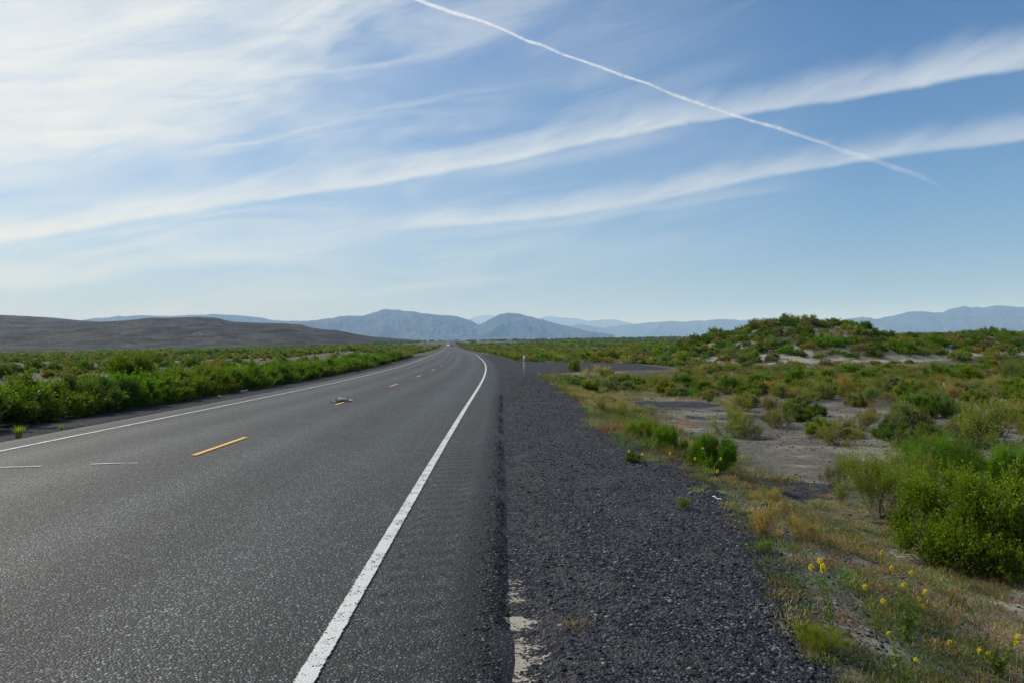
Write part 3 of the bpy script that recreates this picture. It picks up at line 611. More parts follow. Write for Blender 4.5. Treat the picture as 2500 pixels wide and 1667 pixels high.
# --- named plants on the right: base px, width px, height px
def P(name, cat, label, px, py, w, h, proto, colr, group=None, bits=0):
    g, r, hh = at_px(px, py, w, h); TAKEN.append((g[0], g[1], r))
    return bush(name, cat, label, proto, g, r, hh, GREENS[colr], group)
P('green_bush', 'bush', 'big bright green leafy bush at the right edge of the foreground', 2405, 1385, 370, 225, NEAR[0], 'vivid green')
P('green_bush', 'bush', 'small bright green sprig bush at the foot of the big foreground bush', 2412, 1398, 90, 65, NEAR[0], 'yellow green')
P('green_bush', 'bush', 'wispy green bush with stems fanning out, behind the big foreground bush', 2150, 1265, 240, 165, NEAR[1], 'yellow green')
P('green_bush', 'bush', 'rounded light green bush rising behind the fanning wispy bush', 2270, 1205, 230, 150, NEAR[1], 'vivid green')
P('green_bush', 'bush', 'slim upright green bush just behind the big foreground bush', 2462, 1225, 110, 125, NEAR[0], 'vivid green')
P('dull_bush', 'bush', 'wide mustard olive bush at the right edge beyond the bright green one', 2445, 1092, 190, 115, WISPY[0], 'olive')
P('dull_bush', 'bush', 'low olive brown bush leaning out left of the mustard olive bush', 2345, 1085, 110, 55, WISPY[1], 'grey brown')
P('dull_bush', 'bush', 'broad olive green bush alone on bare stony dirt, mid right', 1795, 1068, 120, 78, WISPY[2], 'olive')
P('dull_bush', 'bush', 'dry brownish bush tucked against the right side of the broad olive bush', 1840, 1072, 55, 40, WISPY[0], 'grey brown')
P('dull_bush', 'bush', 'small brown stemmed bush right of the broad olive bush', 1885, 1002, 54, 36, WISPY[1], 'olive')
P('dull_bush', 'bush', 'small rounded green bush alone in the open field left of the yellow green ones', 1856, 962, 50, 34, MID[0], 'grey green')
P('dull_bush', 'bush', 'reddish brown bush just below the small rounded green bush', 1880, 1000, 44, 30, WISPY[2], 'rust brown')
P('dull_bush', 'bush', 'thin green bush with brown stems behind the grey dead twigs', 2125, 1030, 42, 42, WISPY[2], 'olive')
P('dull_bush', 'bush', 'spindly grey green bush directly behind the light green foreground bush', 2185, 1048, 46, 48, WISPY[0], 'grey green')
P('dull_bush', 'bush', 'thin reddish bush with bare stems on open dirt near the right', 2243, 1036, 38, 34, WISPY[1], 'rust brown')
P('green_bush', 'bush', 'lush green patch lowest down along the gravel edge, tall at its right', 1735, 1150, 120, 85, NEAR[0], 'vivid green')
P('green_bush', 'bush', 'leafy green clump with yellow blooms on the gravel edge', 1630, 1102, 90, 60, NEAR[0], 'vivid green')
P('green_bush', 'bush', 'mid green clump up the gravel edge from the yellow bloomed one', 1560, 1072, 85, 50, NEAR[1], 'vivid green')
P('grey_green_bush', 'bush', 'blue grey green feathery clump on the gravel edge', 1530, 1022, 75, 42, WISPY[0], 'grey green')
P('grey_green_bush', 'bush', 'teal tinted feathery clump beside the gravel edge', 1475, 1014, 55, 38, WISPY[1], 'grey green')
P('grey_green_bush', 'bush', 'rounded sage coloured bush beside tan grass near the turnout', 1488, 935, 58, 32, MID[2], 'grey green')
P('green_bush', 'bush', 'small green bush left of the sage coloured bush by the turnout', 1440, 957, 42, 26, MID[1], 'vivid green')
P('green_bush', 'bush', 'small yellow green bush at the tip of the weed strip by the turnout', 1402, 905, 34, 26, MID[3], 'yellow green')
P('weed', 'weed', 'lone small dark green weed out on the gravel slope', 1545, 1127, 38, 24, MID[0], 'dark green')
P('tumbleweed', 'dry shrub', 'largest round dry tan shrub at the gravel edge', 1895, 1312, 120, 78, WISPY[0], 'tan')
P('tumbleweed', 'dry shrub', 'dry brown shrub leaning on the right of the largest tan shrub', 1968, 1318, 70, 45, WISPY[2], 'tan')
P('tumbleweed', 'dry shrub', 'dry tan shrub just up the slope behind the largest tan one', 1872, 1232, 80, 42, WISPY[1], 'tan')
P('tumbleweed', 'dry shrub', 'grey lavender brittle shrub left of the fanning wispy bush', 2040, 1190, 75, 60, WISPY[2], 'grey brown')
P('tumbleweed', 'dry shrub', 'pale tan dry grass mound near the start of the weed strip', 1455, 925, 70, 34, WISPY[0], 'tan')
P('tumbleweed', 'dry shrub', 'orange tan dry mound below the sage coloured bush', 1480, 985, 80, 26, WISPY[2], 'tan')
P('low_weed', 'weed', 'low olive weed mat at the bottom beside the yellow flowers', 2010, 1590, 130, 62, NEAR[1], 'yellow green')
P('low_weed', 'weed', 'low olive weed tuft halfway down the gravel edge', 1675, 1240, 40, 26, NEAR[1], 'yellow green')
P('low_weed', 'weed', 'low yellowish weed tuft above the flowers on the gravel edge', 1865, 1345, 46, 24, NEAR[1], 'yellow green')
# cluster in the middle distance, between bare dirt and dune
cl = [(1945, 952, 54, 56, 'yellow green', 'tall mustard green bush at the left of the mid field cluster'), (1990, 978, 86, 50, 'olive', 'wide dull bush with tan foot in the mid field cluster'), (2015, 938, 52, 36, 'yellow green', 'rounded yellow green bush behind the wide dull one'),
      (2072, 975, 52, 48, 'olive', 'upright olive bush right of the wide dull one'), (2120, 986, 44, 44, 'grey green', 'small sprightly bush in front of the mid field cluster'), (2150, 962, 60, 46, 'olive', 'brownish olive bush in the middle of the mid field cluster'),
      (2208, 970, 56, 42, 'yellow green', 'bright yellow green bush in the mid field cluster'), (2250, 985, 60, 40, 'olive', 'low reddish based bush beside the pale dead branches'), (2298, 990, 56, 40, 'grey green', 'rounded green bush in front of the pale dead branches'),
      (2288, 935, 62, 44, 'vivid green', 'brightest green bush behind the pale dead branches'), (2235, 930, 60, 34, 'grey green', 'soft grey green bush left of the brightest green bush'), (2370, 935, 64, 40, 'vivid green', 'dense green bush right of the brightest green bush'),
      (2400, 960, 70, 34, 'grey green', 'pale sage bush in front of tan grass at the right'), (2480, 930, 62, 52, 'olive', 'dark olive bush at the right edge above the tan grass'), (2440, 950, 70, 32, 'tan', 'mound of tan grass near the right edge'),
      (1905, 915, 60, 30, 'grey green', 'low dark bush left of the tall mustard green bush'), (2060, 920, 56, 30, 'vivid green', 'small green bush at the foot of the dune'), (2420, 905, 40, 26, 'yellow green', 'bright yellow topped bush right of the dune foot'),
      (2330, 972, 50, 36, 'tan', 'dry tan bush right of the pale dead branches'), (2480, 975, 60, 40, 'vivid green', 'green bush at the right edge below the tan grass mound')]
for i, (px, py, w, h, c, lab) in enumerate(cl):
    P('dull_bush' if c != 'vivid green' else 'green_bush', 'bush', lab, px, py, w, h, (WISPY if c in ('olive', 'grey green', 'tan') else MID)[i % 3], c, 'bushes of the mid field cluster')

# --- scattered scrub: individuals nearest first, remainder as one mass
rs = np.random.RandomState(11)
cand = []
for _ in range(60000):
    Y = 9 * (700 / 9) ** (rs.rand() ** .62); az_ = rs.uniform(-37, 37); X = Y * math.tan(rad(az_)); cand.append((X, Y))
cand = np.array(cand); uu = cand[:, 0] - rcx(cand[:, 1]); HZ = H(cand[:, 0], cand[:, 1]); base_ = rz(cand[:, 1]) - .75
px, py, dep = proj(np.stack([cand[:, 0], cand[:, 1], HZ], 1))
den = .5 + 1.2 * fbm(cand[:, 0] * .06, cand[:, 1] * .06, 3, 61)
placed = []
grid = {}
def clash(x, y, r):
    k0, k1 = int(x // 6), int(y // 6)
    for a in (-1, 0, 1):
        for b in (-1, 0, 1):
            for (X2, Y2, R2) in grid.get((k0 + a, k1 + b), ()):
                if (X2 - x) ** 2 + (Y2 - y) ** 2 < ((r + R2) * .66) ** 2: return True
    return False
for t in TAKEN: grid.setdefault((int(t[0] // 6), int(t[1] // 6)), []).append(t)
for i in range(len(cand)):
    X, Y = cand[i]; U = uu[i]; dn = HZ[i] - base_[i]
    if not (-60 < px[i] < 2560 and py[i] < 1720): continue
    if U > 0:
        e = 7.3 + 10.5 * float(ss(Y, 42, 54) * (1 - ss(Y, 68, 82)))
        if U < e + .8 + (4 if Y < 36 else 0): continue
        dune = dn > .9
        if Y < 36: pz = .05 if Y < 30 else .18
        elif Y < 64 and not dune: pz = .22 * (.35 + den[i])
        elif dune: pz = .85 if Y < 100 else .7
        else: pz = .50 * (.35 + den[i])
        if Y > 85 and not dune: pz *= .75
        if 45 < Y < 90 and 0 < X < 16: pz *= .5
    else:
        if U > -8.8: continue
        if U > -12 and Y < 110: continue
        pz = (.02 if Y < 62 else .04 if Y < 145 else .30 if Y < 190 else .6) * (.35 + den[i]); dune = dn > 1.0
        if Y > 260: pz *= .8
    if rs.rand() > pz: continue
    r = rs.uniform(.40, .95) * (1.35 if dune else 1.0) * (1 + .6 * float(ss(Y, 120, 400))); h = r * rs.uniform(.75, 1.15)
    if dune: h *= .78
    if Y < 36: r *= .6; h *= .6
    elif U > 0 and Y < 64: r *= .8; h *= .62
    if clash(X, Y, r * (.75 if dune else 1)): continue
    grid.setdefault((int(X // 6), int(Y // 6)), []).append((X, Y, r)); placed.append((X, Y, HZ[i], r, h, dune, U, px[i], py[i]))
placed.sort(key=lambda q: q[1])
ZONES = {}
def choose_col(dune, U, X, Y):
    q = rs.rand()
    if dune: return 'dark green' if q < .42 else 'vivid green' if q < .62 else 'olive' if q < .84 else 'grey green' if q < .92 else 'grey brown'
    if U < 0: return 'dark green' if q < .40 else 'vivid green' if q < .48 else 'olive' if q < .85 else 'grey green'
    return 'vivid green' if q < .14 else 'olive' if q < .46 else 'grey green' if q < .66 else 'yellow green' if q < .78 else 'dark green' if q < .86 else 'tan' if q < .95 else 'grey brown'
KIND = {'vivid green': 'green_bush', 'dark green': 'green_bush', 'yellow green': 'green_bush', 'olive': 'dull_bush', 'grey green': 'dull_bush', 'tan': 'dry_bush', 'grey brown': 'dry_bush'}
WHERE = {}
NI = 300; ind = []; rest = []
order = sorted(placed, key=lambda q: -q[3] / q[1])
# keep those that show largest; the rest become one mass
for n_, q in enumerate(order): (ind if n_ < NI else rest).append(q)
for q in sorted(ind, key=lambda q: q[7]):
    X, Y, Z, r, h, dune, U, qx, qy = q; c = choose_col(dune, U, X, Y)
    if U < 0: where = 'on the scrub flat left of the road' if not dune else 'on the low bushy mound left of the road'
    elif dune and Y < 100: where = ('on the crest of the sandy dune' if Z > 1.2 else 'on the face of the sandy dune') if 19 < X < 42 else ('on the left flank of the sandy dune' if X <= 19 else 'on the bushy rise right of the sandy dune')
    elif dune: where = 'on the small far mound left of the sandy dune' if X < 40 else 'on the far rise right of the sandy dune'
    elif Y < 36: where = 'on the bare stony field right of the gravel'
    elif Y < 68: where = 'on the flat in front of the sandy dune' if X > 12 else 'beside the gravel turnout'
    else: where = 'on the scrub flat beyond the gravel turnout'
    WHERE.setdefault((c, where), []).append(q)
for (c, where), L in WHERE.items():
    L.sort(key=lambda q: q[7])
    for i, (X, Y, Z, r, h, dune, U, qx, qy) in enumerate(L):
        if len(L) == 1: lab = f'the only {c} bush {where}'
        elif len(L) <= 6 and i < len(ORD): lab = f'{ORD[i]} {c} bush from the left {where}'
        else: lab = f'{c} bush {where}'
        pr = (MID if Y < 45 else FAR)[rs.randint(4)] if c not in ('tan', 'grey brown', 'olive') or Y > 70 else WISPY[rs.randint(3)]
        bush(KIND[c], 'bush', lab, pr, (X, Y, Z), r, h * 1.1, GREENS[c], f'{c} bushes {where}', parts=Y < 75)
# mass of the rest + the far plain
def merge(items, name, label, cat, kind='stuff'):
    Vs, Cs = [], []
    for (Vp, Cp, loc, rz_, sc, col) in items:
        c, s_ = math.cos(rz_), math.sin(rz_); V = Vp * np.array(sc); V = np.stack([V[:, 0] * c - V[:, 1] * s_, V[:, 0] * s_ + V[:, 1] * c, V[:, 2]], 1) + np.array(loc)
        Vs.append(V.astype(np.float32)); Cs.append((Cp * np.array(col)).astype(np.float32))
    V = np.concatenate(Vs); o = obj(name, mesh(name, V, quads(len(V)), False, M_LEAF, attrs={'col': np.concatenate(Cs)}), color=(1, 1, 1)); return tag(o, label, cat, None, kind)
items = []
for (X, Y, Z, r, h, dune, U, qx, qy) in rest:
    c = choose_col(dune, U, X, Y); a = VFAR[rs.randint(4)] if Y > 110 else (FAR[rs.randint(4)].V, FAR[rs.randint(4)].c)
    if Y <= 110: k = rs.randint(4); a = (FAR[k].V, FAR[k].c)
    items.append((a[0], a[1], (X, Y, Z), rs.rand() * 6.28, (r, r, h * 1.1), vary(GREENS[c])))
for _ in range(9500):
    Y = 380 * (1500 / 380) ** rs.rand(); X = Y * math.tan(rad(rs.uniform(-37, 37))); U = X - float(rcx(Y))
    if -9 < U < 9: continue
    if fbm(X * .01, Y * .006, 3, 71) < -.2: continue
    a = VFAR[rs.randint(4)]; r = rs.uniform(1.0, 2.2) * (1 + Y / 1500); c = ('dark green', 'olive', 'vivid green', 'dark green')[rs.randint(4)]
    items.append((a[0][::1], a[1], (X, Y, float(H(X, Y))), rs.rand() * 6.28, (r, r, r * .75), vary(GREENS[c])))
merge(items, 'scrub', 'far scrub of countless small bushes across the plain', 'scrub')

# ------------------------------------------------------------------ ground cover (grass and low weeds)
def tuft_data(seed, n=26, h=1., spread=.35, wid=.03, lean=.5):
    r_ = np.random.RandomState(seed); a = r_.rand(n) * 6.283; P0 = np.stack([np.cos(a), np.sin(a), 0 * a], 1) * (spread * r_.rand(n) ** .7)[:, None]
    D = unit(np.stack([np.cos(a) * lean * r_.rand(n), np.sin(a) * lean * r_.rand(n), np.ones(n)], 1)); L = h * (.5 + .6 * r_.rand(n))
    V = leaves(P0, D, L, wid, r_); V[:, 2] = np.maximum(V[:, 2], -.02); c = np.repeat((.75 + .5 * r_.rand(n, 1)) * np.ones((1, 3)), 4, 0); return V, c
def mat_data(seed, n=60):   # low leafy cushion
    r_ = np.random.RandomState(seed); P0 = r_.randn(n, 3) * np.array([.45, .45, .0]); P0[:, 2] = np.abs(r_.randn(n)) * .14 * np.exp(-(P0[:, 0] ** 2 + P0[:, 1] ** 2))
    D = unit(r_.randn(n, 3) * .8 + np.array([0, 0, 1.0])); V = leaves(P0, D, .22 * (.5 + r_.rand(n)), .020, r_); c = np.repeat((.7 + .6 * r_.rand(n, 1)) * np.ones((1, 3)), 4, 0); return V, c
TU = [tuft_data(s, 46, 1, .34, .012, .9) for s in range(4)]; MA = [mat_data(s, 130) for s in range(4)]
GC = {'dry': (.215, .175, .108), 'straw': (.30, .25, .16), 'red': (.17, .055, .042), 'olive': (.105, .100, .050), 'green': (.075, .100, .035), 'rust': (.15, .112, .070)}
items = []; rs = np.random.RandomState(23)
ygr = 3.2 * (45 / 3.2) ** rs.rand(26000); xgr = rs.uniform(-1, 34, 26000); xgr = np.where(rs.rand(26000) < .62, rs.uniform(1.6, 9, 26000), xgr)
E_ = 7.0 - .6 * ss(ygr, 8, 3.5) + .5 * fbm(ygr * .35, ygr * 0, 3, 3) + 10 * ss(ygr, 44, 54); ug = xgr - rcx(ygr); dE = ug - E_
cov = 1.25 * np.exp(-((dE - 1.0) / 1.1) ** 2) + .55 * (dE > 2) * ss(fbm(xgr * .16, ygr * .2, 4, 52) - .55 * np.exp(-((xgr - 9) / 5.5) ** 2 - ((ygr - 17) / 7) ** 2), -.05, .28) + .8 * ss(ygr, 9.5, 6) * (dE > .3) * ss(fbm(xgr * .8, ygr * .8, 3, 54), -.02, .22) + .5 * ss(ygr, 28, 38) * (dE > 1)
cov = np.where(dE < -.15, .012 * (dE > -2.2), cov)
gx, gy, gd = proj(np.stack([xgr, ygr, H(xgr, ygr)], 1))
pn = fbm(xgr * .5, ygr * .4, 3, 81)
for i in range(26000):
    if rs.rand() > cov[i] * (.36 if ygr[i] < 14 else .5) or not (-50 < gx[i] < 2600 and gy[i] < 1800): continue
    Y = ygr[i]; q = rs.rand(); v = pn[i]
    if v > .17: c = 'green' if q < .5 else 'olive' if q < .9 else 'dry'
    elif v > .02: c = 'olive' if q < .5 else 'dry' if q < .85 else 'rust'
    else: c = 'dry' if q < .5 else 'straw' if q < .62 else 'rust' if q < .9 else 'red' if q < .95 else 'olive'
    if Y < 14 and c == 'green' and rs.rand() < .65: c = 'olive' if rs.rand() < .4 else 'dry'
    if q < (.72 if Y < 12 else .45): a = MA[rs.randint(4)]; s_ = rs.uniform(.07, .20) if Y < 12 else rs.uniform(.15, .38); sc = (s_, s_, s_)
    else: a = TU[rs.randint(4)]; s_ = rs.uniform(.05, .12) if Y < 12 else rs.uniform(.12, .28); sc = (s_ * 1.3, s_ * 1.3, s_)
    items.append((a[0], a[1], (xgr[i], Y, float(H(xgr[i], Y))), rs.rand() * 6.28, sc, vary(GC[c], .2)))
# dry growth between the bushes in front of and beyond the dune, and along both verges
for _ in range(9000):
    Y = 36 * (170 / 36) ** rs.rand(); X = Y * math.tan(rad(rs.uniform(-37, 37))); U = X - float(rcx(Y))
    if -8.2 < U < 8.0 + 10.5 * float(ss(Y, 42, 54) * (1 - ss(Y, 68, 82))): continue
    z = float(H(X, Y)); dn = z - (float(rz(Y)) - .75)
    if U < -11 and Y < 150 and rs.rand() < .88: continue
    if dn > .8 and rs.rand() < .85: continue
    if 0 < U and Y < 66 and rs.rand() < .35: continue
    q = rs.rand(); c = 'dry' if q < .3 else 'olive' if q < .62 else 'green' if q < .9 else 'straw'
    a = TU[rs.randint(4)] if q < .5 else MA[rs.randint(4)]; s_ = rs.uniform(.2, .5)
    items.append((a[0], a[1], (X, Y, z), rs.rand() * 6.28, (s_ * 1.6, s_ * 1.6, s_), vary(GC[c], .2)))
for y_ in np.linspace(48, 62, 130):   # orange dry strip at the foot of the left row
    X = float(rcx(y_)) - 6.6 - rs.rand() * .8; a = TU[rs.randint(4)]; s_ = rs.uniform(.2, .4)
    items.append((a[0], a[1], (X, y_, float(H(X, y_))), rs.rand() * 6.28, (s_, s_, s_), vary((.26, .16, .085), .15)))
merge(items, 'ground_cover', 'dry grass and low weeds over the field and verge', 'ground cover')

# ------------------------------------------------------------------ single grass tufts by the left verge
def blades(n, L, seed, w=.006, arch=.5):
    r_ = np.random.RandomState(seed); V = []; F = []; cc = []
    for k in range(n):
        a = r_.rand() * 6.283; ln = L * r_.uniform(.6, 1.1); le = arch * r_.uniform(.2, 1.2); b0 = np.array([math.cos(a), math.sin(a), 0]) * r_.rand() * L * .18
        t = np.linspace(0, 1, 5)[:, None]; Pt = b0 + np.array([math.cos(a) * le, math.sin(a) * le, 0]) * ln * t ** 1.7 + np.array([0, 0, 1.]) * ln * (t - .35 * le * t ** 2.2)
        s_ = np.array([-math.sin(a), math.cos(a), 0]); wd = w * (1 - t ** 2 * .95); n0 = len(V)
        for p, w_ in zip(Pt, wd): V += [p - s_ * w_, p + s_ * w_]
        F += [(n0 + 2 * j, n0 + 2 * j + 1, n0 + 2 * j + 3, n0 + 2 * j + 2) for j in range(4)]; c = r_.uniform(.7, 1.3); cc += [(c, c, c)] * 10
    return mesh('blades', V, F, False, M_LEAF, attrs={'col': cc})
for i, (px_, py_, w, lab) in enumerate([(45, 1072, 48, 'largest yellow green grass tuft on the left gravel verge by the front row bushes'), (150, 1051, 26, 'small grass tuft on the left verge, right of the largest tuft'), (200, 1046, 14, 'tiny grass sprout on the left verge beside the pavement edge'), (535, 973, 18, 'small grass sprout on the left verge before the bush row bends away'), (1294, 1050, 12, 'tiny bright green sprout on the gravel well below the marker post'), (1266, 1168, 9, 'tiny green sprout on the gravel close to the pavement seam')]):
    g = ground_at(px_, py_); k_ = g[1] / FPX
    tag(obj('grass_tuft', blades(120 if i == 0 else 45, w * k_ * (.75 if i == 0 else .6), 50 + i, .004 + .00035 * g[1]), None, tuple(g), color=(.20, .23, .045)), lab, 'grass tuft')

# ------------------------------------------------------------------ wildflowers
def wildflower(label, base, heads, seed, leafy=1.0):
    leafy *= .4
    r_ = np.random.RandomState(seed); g = ground_at(*base); e = bpy.data.objects.new('wildflower', None); COL.objects.link(e); e.location = tuple(g)
    k = g[1] / FPX; st = MB(); LV = []; first = None
    for (hx, hy, hs) in heads:
        tip = np.array([(hx - base[0]) * k, r_.uniform(-.08, .08), (base[1] - hy) * k]); t = np.linspace(0, 1, 7)[:, None]
        mid = np.array([tip[0] * .25, tip[1] * .3, tip[2] * .55]); C_ = 2 * t * (1 - t) * mid + t ** 2 * tip
        st.tube(C_, np.linspace(.0035, .0016, 7), 5)
        m_ = int(110 * leafy); tt = r_.rand(m_) ** .8; idx = tt[:, None]; C2 = 2 * idx * (1 - idx) * mid + idx ** 2 * tip
        D = unit(r_.randn(m_, 3) + np.array([0, 0, .5])); LV.append(leaves(C2, D, .022 + .035 * (1 - tt), .0032 + .004 * (1 - tt), r_))
        q = r_.randn(170, 3); q = unit(q) * (r_.rand(170, 1) ** .4); q[:, 2] *= 1.2
        V = leaves(q * hs * k * .5 * .62, unit(q + r_.randn(170, 3) * .5), .008, .0032, r_)
        hs_ = hs; obj('flower_head', mesh('flower_head', V, quads(len(V)), False, M_FLOWER), e, tuple(tip))
    V = np.concatenate(LV); obj('leaves', mesh('leaves', V, quads(len(V)), False, M_LEAF, attrs={'col': np.repeat(.7 + .6 * r_.rand(len(V) // 4, 1), 4, 0) * np.ones((1, 3))}), e, color=(.105, .15, .03))
    obj('stalks', st.mesh('stalks', mat_green), e); return tag(e, label, 'wildflower', 'yellow wildflowers on the gravel edge')
mat_green = mat('green_stalk', lambda n: bsdf(n, n.mix(n.noise(pos(n), 40, 2), (.07, .09, .03, 1), (.12, .15, .05, 1)), .6, .2))
wildflower('yellow wildflower with three blooms leaning over the gravel, leftmost of the tall ones', (2032, 1560), [(2002, 1366, 17), (2000, 1374, 18), (1971, 1374, 16), (2022, 1399, 14)], 1, .8)
wildflower('tallest yellow wildflower clump with many blooms and feathery foot', (2212, 1572), [(2177, 1384, 11), (2211, 1388, 13), (2214, 1429, 12), (2259, 1444, 15), (2230, 1452, 10), (2166, 1352, 8), (2240, 1470, 9)], 2, 1.3)
wildflower('thin stemmed yellow wildflower left of the tallest clump', (2140, 1560), [(2115, 1433, 14), (2146, 1459, 13)], 3, .5)
wildflower('leafy yellow wildflower at the bottom edge of the foreground', (2205, 1690), [(2190, 1560, 6), (2225, 1600, 6)], 4, 1.4)
wildflower('low yellow wildflower patch in the bottom right corner', (2440, 1650), [(2473, 1549, 17), (2460, 1558, 12), (2386, 1583, 12), (2338, 1579, 10), (2420, 1599, 9)], 5, 1.4)
wildflower('small yellow wildflower beside the lone dark weed on the gravel', (1570, 1135), [(1537, 1102, 9), (1567, 1107, 9)], 6, .5)
wildflower('yellow blooms poking from the leafy green gravel edge clump', (1635, 1098), [(1621, 1062, 9), (1644, 1065, 10), (1615, 1092, 8), (1635, 1070, 6)], 7, .7)
wildflower('yellow blooms scattered through the lush green patch', (1730, 1165), [(1700, 1120, 9), (1720, 1095, 7), (1760, 1119, 8), (1753, 1151, 12), (1636, 1104, 8)], 8, .6)

# ------------------------------------------------------------------ dead branches and litter
def branches(name, label, cat, base, wpx, hpx, n, M, seed, up=.5):
    r_ = np.random.RandomState(seed); g = ground_at(*base); k = g[1] / FPX; b = MB()
    for q in range(n):
        a = r_.uniform(-1, 1); Pt = np.zeros((7, 3)); d_ = unit(np.array([a * 1.3, r_.uniform(-.5, .5), up * r_.uniform(.2, 1.2)])); p_ = np.array([r_.uniform(-.2, .2) * wpx * k * .5, 0, .01])
        for j in range(7): Pt[j] = p_; p_ = p_ + d_ * wpx * k * .5 / 6 * r_.uniform(.7, 1.1); d_ = unit(d_ + r_.randn(3) * .35 + np.array([0, 0, -.08]))
        Pt[:, 2] = np.clip(Pt[:, 2], .01, hpx * k); b.tube(Pt, np.linspace(.012, .003, 7) * min(1.6, .12 + g[1] / 22), 5)
    return tag(obj(name, b.mesh(name, M), None, tuple(g)), label, cat)
branches('dead_twigs', 'grey tangle of fine dead twigs lying on the bare field', 'dead twigs', (2065, 1040), 80, 26, 46, M_DEADWOOD, 2, .9)
branches('fallen_branch', 'dark arched dead branch over the grey twig tangle', 'branch', (2045, 1046), 90, 26, 5, M_DARKWOOD, 4, .7)
branches('dead_branch', 'pale bleached dead branches between the mid field bushes', 'branch', (2310, 962), 90, 30, 14, M_DEADWOOD, 6, .8)
branches('fallen_stick', 'orange brown broken stick under the big foreground bush', 'stick', (2350, 1391), 50, 5, 3, mat('orange_wood', lambda n: bsdf(n, (.36, .19, .07, 1), .8, .2)), 8, .05)
branches('dry_stalks', 'pale curled dry stalks lying between flowers and bushes', 'stalks', (2170, 1370), 160, 22, 26, M_DEADWOOD, 9, .25)
def stonemesh(seed, sub=1):
    r_ = np.random.RandomState(seed); t = (1 + 5 ** .5) / 2
    V = np.array([(-1, t, 0), (1, t, 0), (-1, -t, 0), (1, -t, 0), (0, -1, t), (0, 1, t), (0, -1, -t), (0, 1, -t), (t, 0, -1), (t, 0, 1), (-t, 0, -1), (-t, 0, 1)]) / 1.9
    F = np.array([(0, 11, 5), (0, 5, 1), (0, 1, 7), (0, 7, 10), (0, 10, 11), (1, 5, 9), (5, 11, 4), (11, 10, 2), (10, 7, 6), (7, 1, 8), (3, 9, 4), (3, 4, 2), (3, 2, 6), (3, 6, 8), (3, 8, 9), (4, 9, 5), (2, 4, 11), (6, 2, 10), (8, 6, 7), (9, 8, 1)])
    return V * (1 + .25 * r_.randn(12, 1)), F
rs = np.random.RandomState(91); SV = []; SF = []; SC = []; n0 = 0; SM = [stonemesh(s) for s in range(8)]
def add_stone(x, y, z, s_):
    global n0
    V, F = SM[rs.randint(8)]; a = rs.rand() * 6.28; c, s2 = math.cos(a), math.sin(a); V = V * np.array([1, .8, .55]) * s_ * rs.uniform(.7, 1.3, 3)
    V = np.stack([V[:, 0] * c - V[:, 1] * s2, V[:, 0] * s2 + V[:, 1] * c, V[:, 2]], 1) + (x, y, z + s_ * .12); SV.append(V); SF.append(F + n0); SC.append(np.full((12, 3), rs.rand() ** 1.3)); n0 += 12
N_ = 42000; Y_ = 3.1 * (60 / 3.1) ** (rs.rand(N_) ** 1.35); U_ = 4.72 + rs.rand(N_) ** .85 * 3.4; X_ = rcx(Y_) + U_; Z_ = H(X_, Y_)
for i in range(N_): add_stone(X_[i], Y_[i], Z_[i], (.0036 + .0125 * rs.rand() ** 5) * (1 + Y_[i] * .03) * float(1 - .8 * ss(Y_[i], 25, 60)))
N_ = 9000; Y_ = 4.0 * (26 / 4.0) ** rs.rand(N_); X_ = 3 + rs.rand(N_) * 14; Z_ = H(X_, Y_); kk = fbm(X_ * .5, Y_ * .5, 3, 91) > -.1
for i in range(N_):
    if kk[i]: add_stone(X_[i], Y_[i], Z_[i], (.007 + .014 * rs.rand() ** 3) * (1 + Y_[i] * .04))
N_ = 5200; Y_ = 3.1 * (26 / 3.1) ** rs.rand(N_); U_ = 4.60 - np.abs(rs.randn(N_)) * .09 + .05 * rs.rand(N_)
X_ = rcx(Y_) + U_; Z_ = rz(Y_) + .08 - .022 * U_ - .10 * ss(U_ + .13, 4.66, 4.82)
for i in range(N_): add_stone(X_[i], Y_[i], Z_[i], (.0038 + .007 * rs.rand() ** 3) * (1 + Y_[i] * .03))
V = np.concatenate(SV); F = np.concatenate(SF)
tag(obj('gravel', mesh('gravel', V, F, False, M_STONE, attrs={'col': np.concatenate(SC)})), 'loose grey gravel over the shoulder and field', 'gravel', None, 'stuff')
def rock(label, px_, py_, wpx, M, seed, name='rock'):
    g = ground_at(px_, py_); k = g[1] / FPX; V, F = stonemesh(seed); me = mesh(name, V * wpx * k * .5 * np.array([1, .7, .5]), F, True, M)
    o = obj(name, me, None, (g[0], g[1], g[2] + wpx * k * .12)); sb = o.modifiers.new('s', 'SUBSURF'); sb.levels = sb.render_levels = 2; return tag(o, label, 'rock')
rock('smooth purplish rock among straw near the bottom right', 2343, 1574, 26, mat('purple_rock', lambda n: bsdf(n, n.mix(n.noise(pos(n), 60, 4), (.10, .06, .075, 1), (.17, .12, .14, 1)), .6, .3, n.noise(pos(n), 80, 4), .4)), 3)
M_LIT = mat('white_litter', lambda n: bsdf(n, n.mix(n.noise(pos(n), 60, 3), (.62, .60, .55, 1), (.8, .78, .74, 1)), .5, .4))
def litter(name, label, cat, p0, p1, w, M):
    a = ground_at(*p0); b_ = ground_at(*p1); b = MB(); t = np.linspace(0, 1, 6)[:, None]; Pt = (b_ - a) * t; Pt[:, 2] += .012 + .01 * np.sin(t[:, 0] * 9)
    b.tube(Pt, w * (1 + .2 * np.sin(t[:, 0] * 14)), 6); return tag(obj(name, b.mesh(name, M, True), None, tuple(a)), label, cat)
litter('litter_scrap', 'thin white plastic scrap in the olive weeds at the gravel edge', 'litter', (1740, 1214), (1762, 1222), .005, M_LIT)
litter('litter_scrap', 'narrow white strip lying on the left gravel verge', 'litter', (588, 955), (604, 952), .02, M_LIT)
g = ground_at(873, 907)
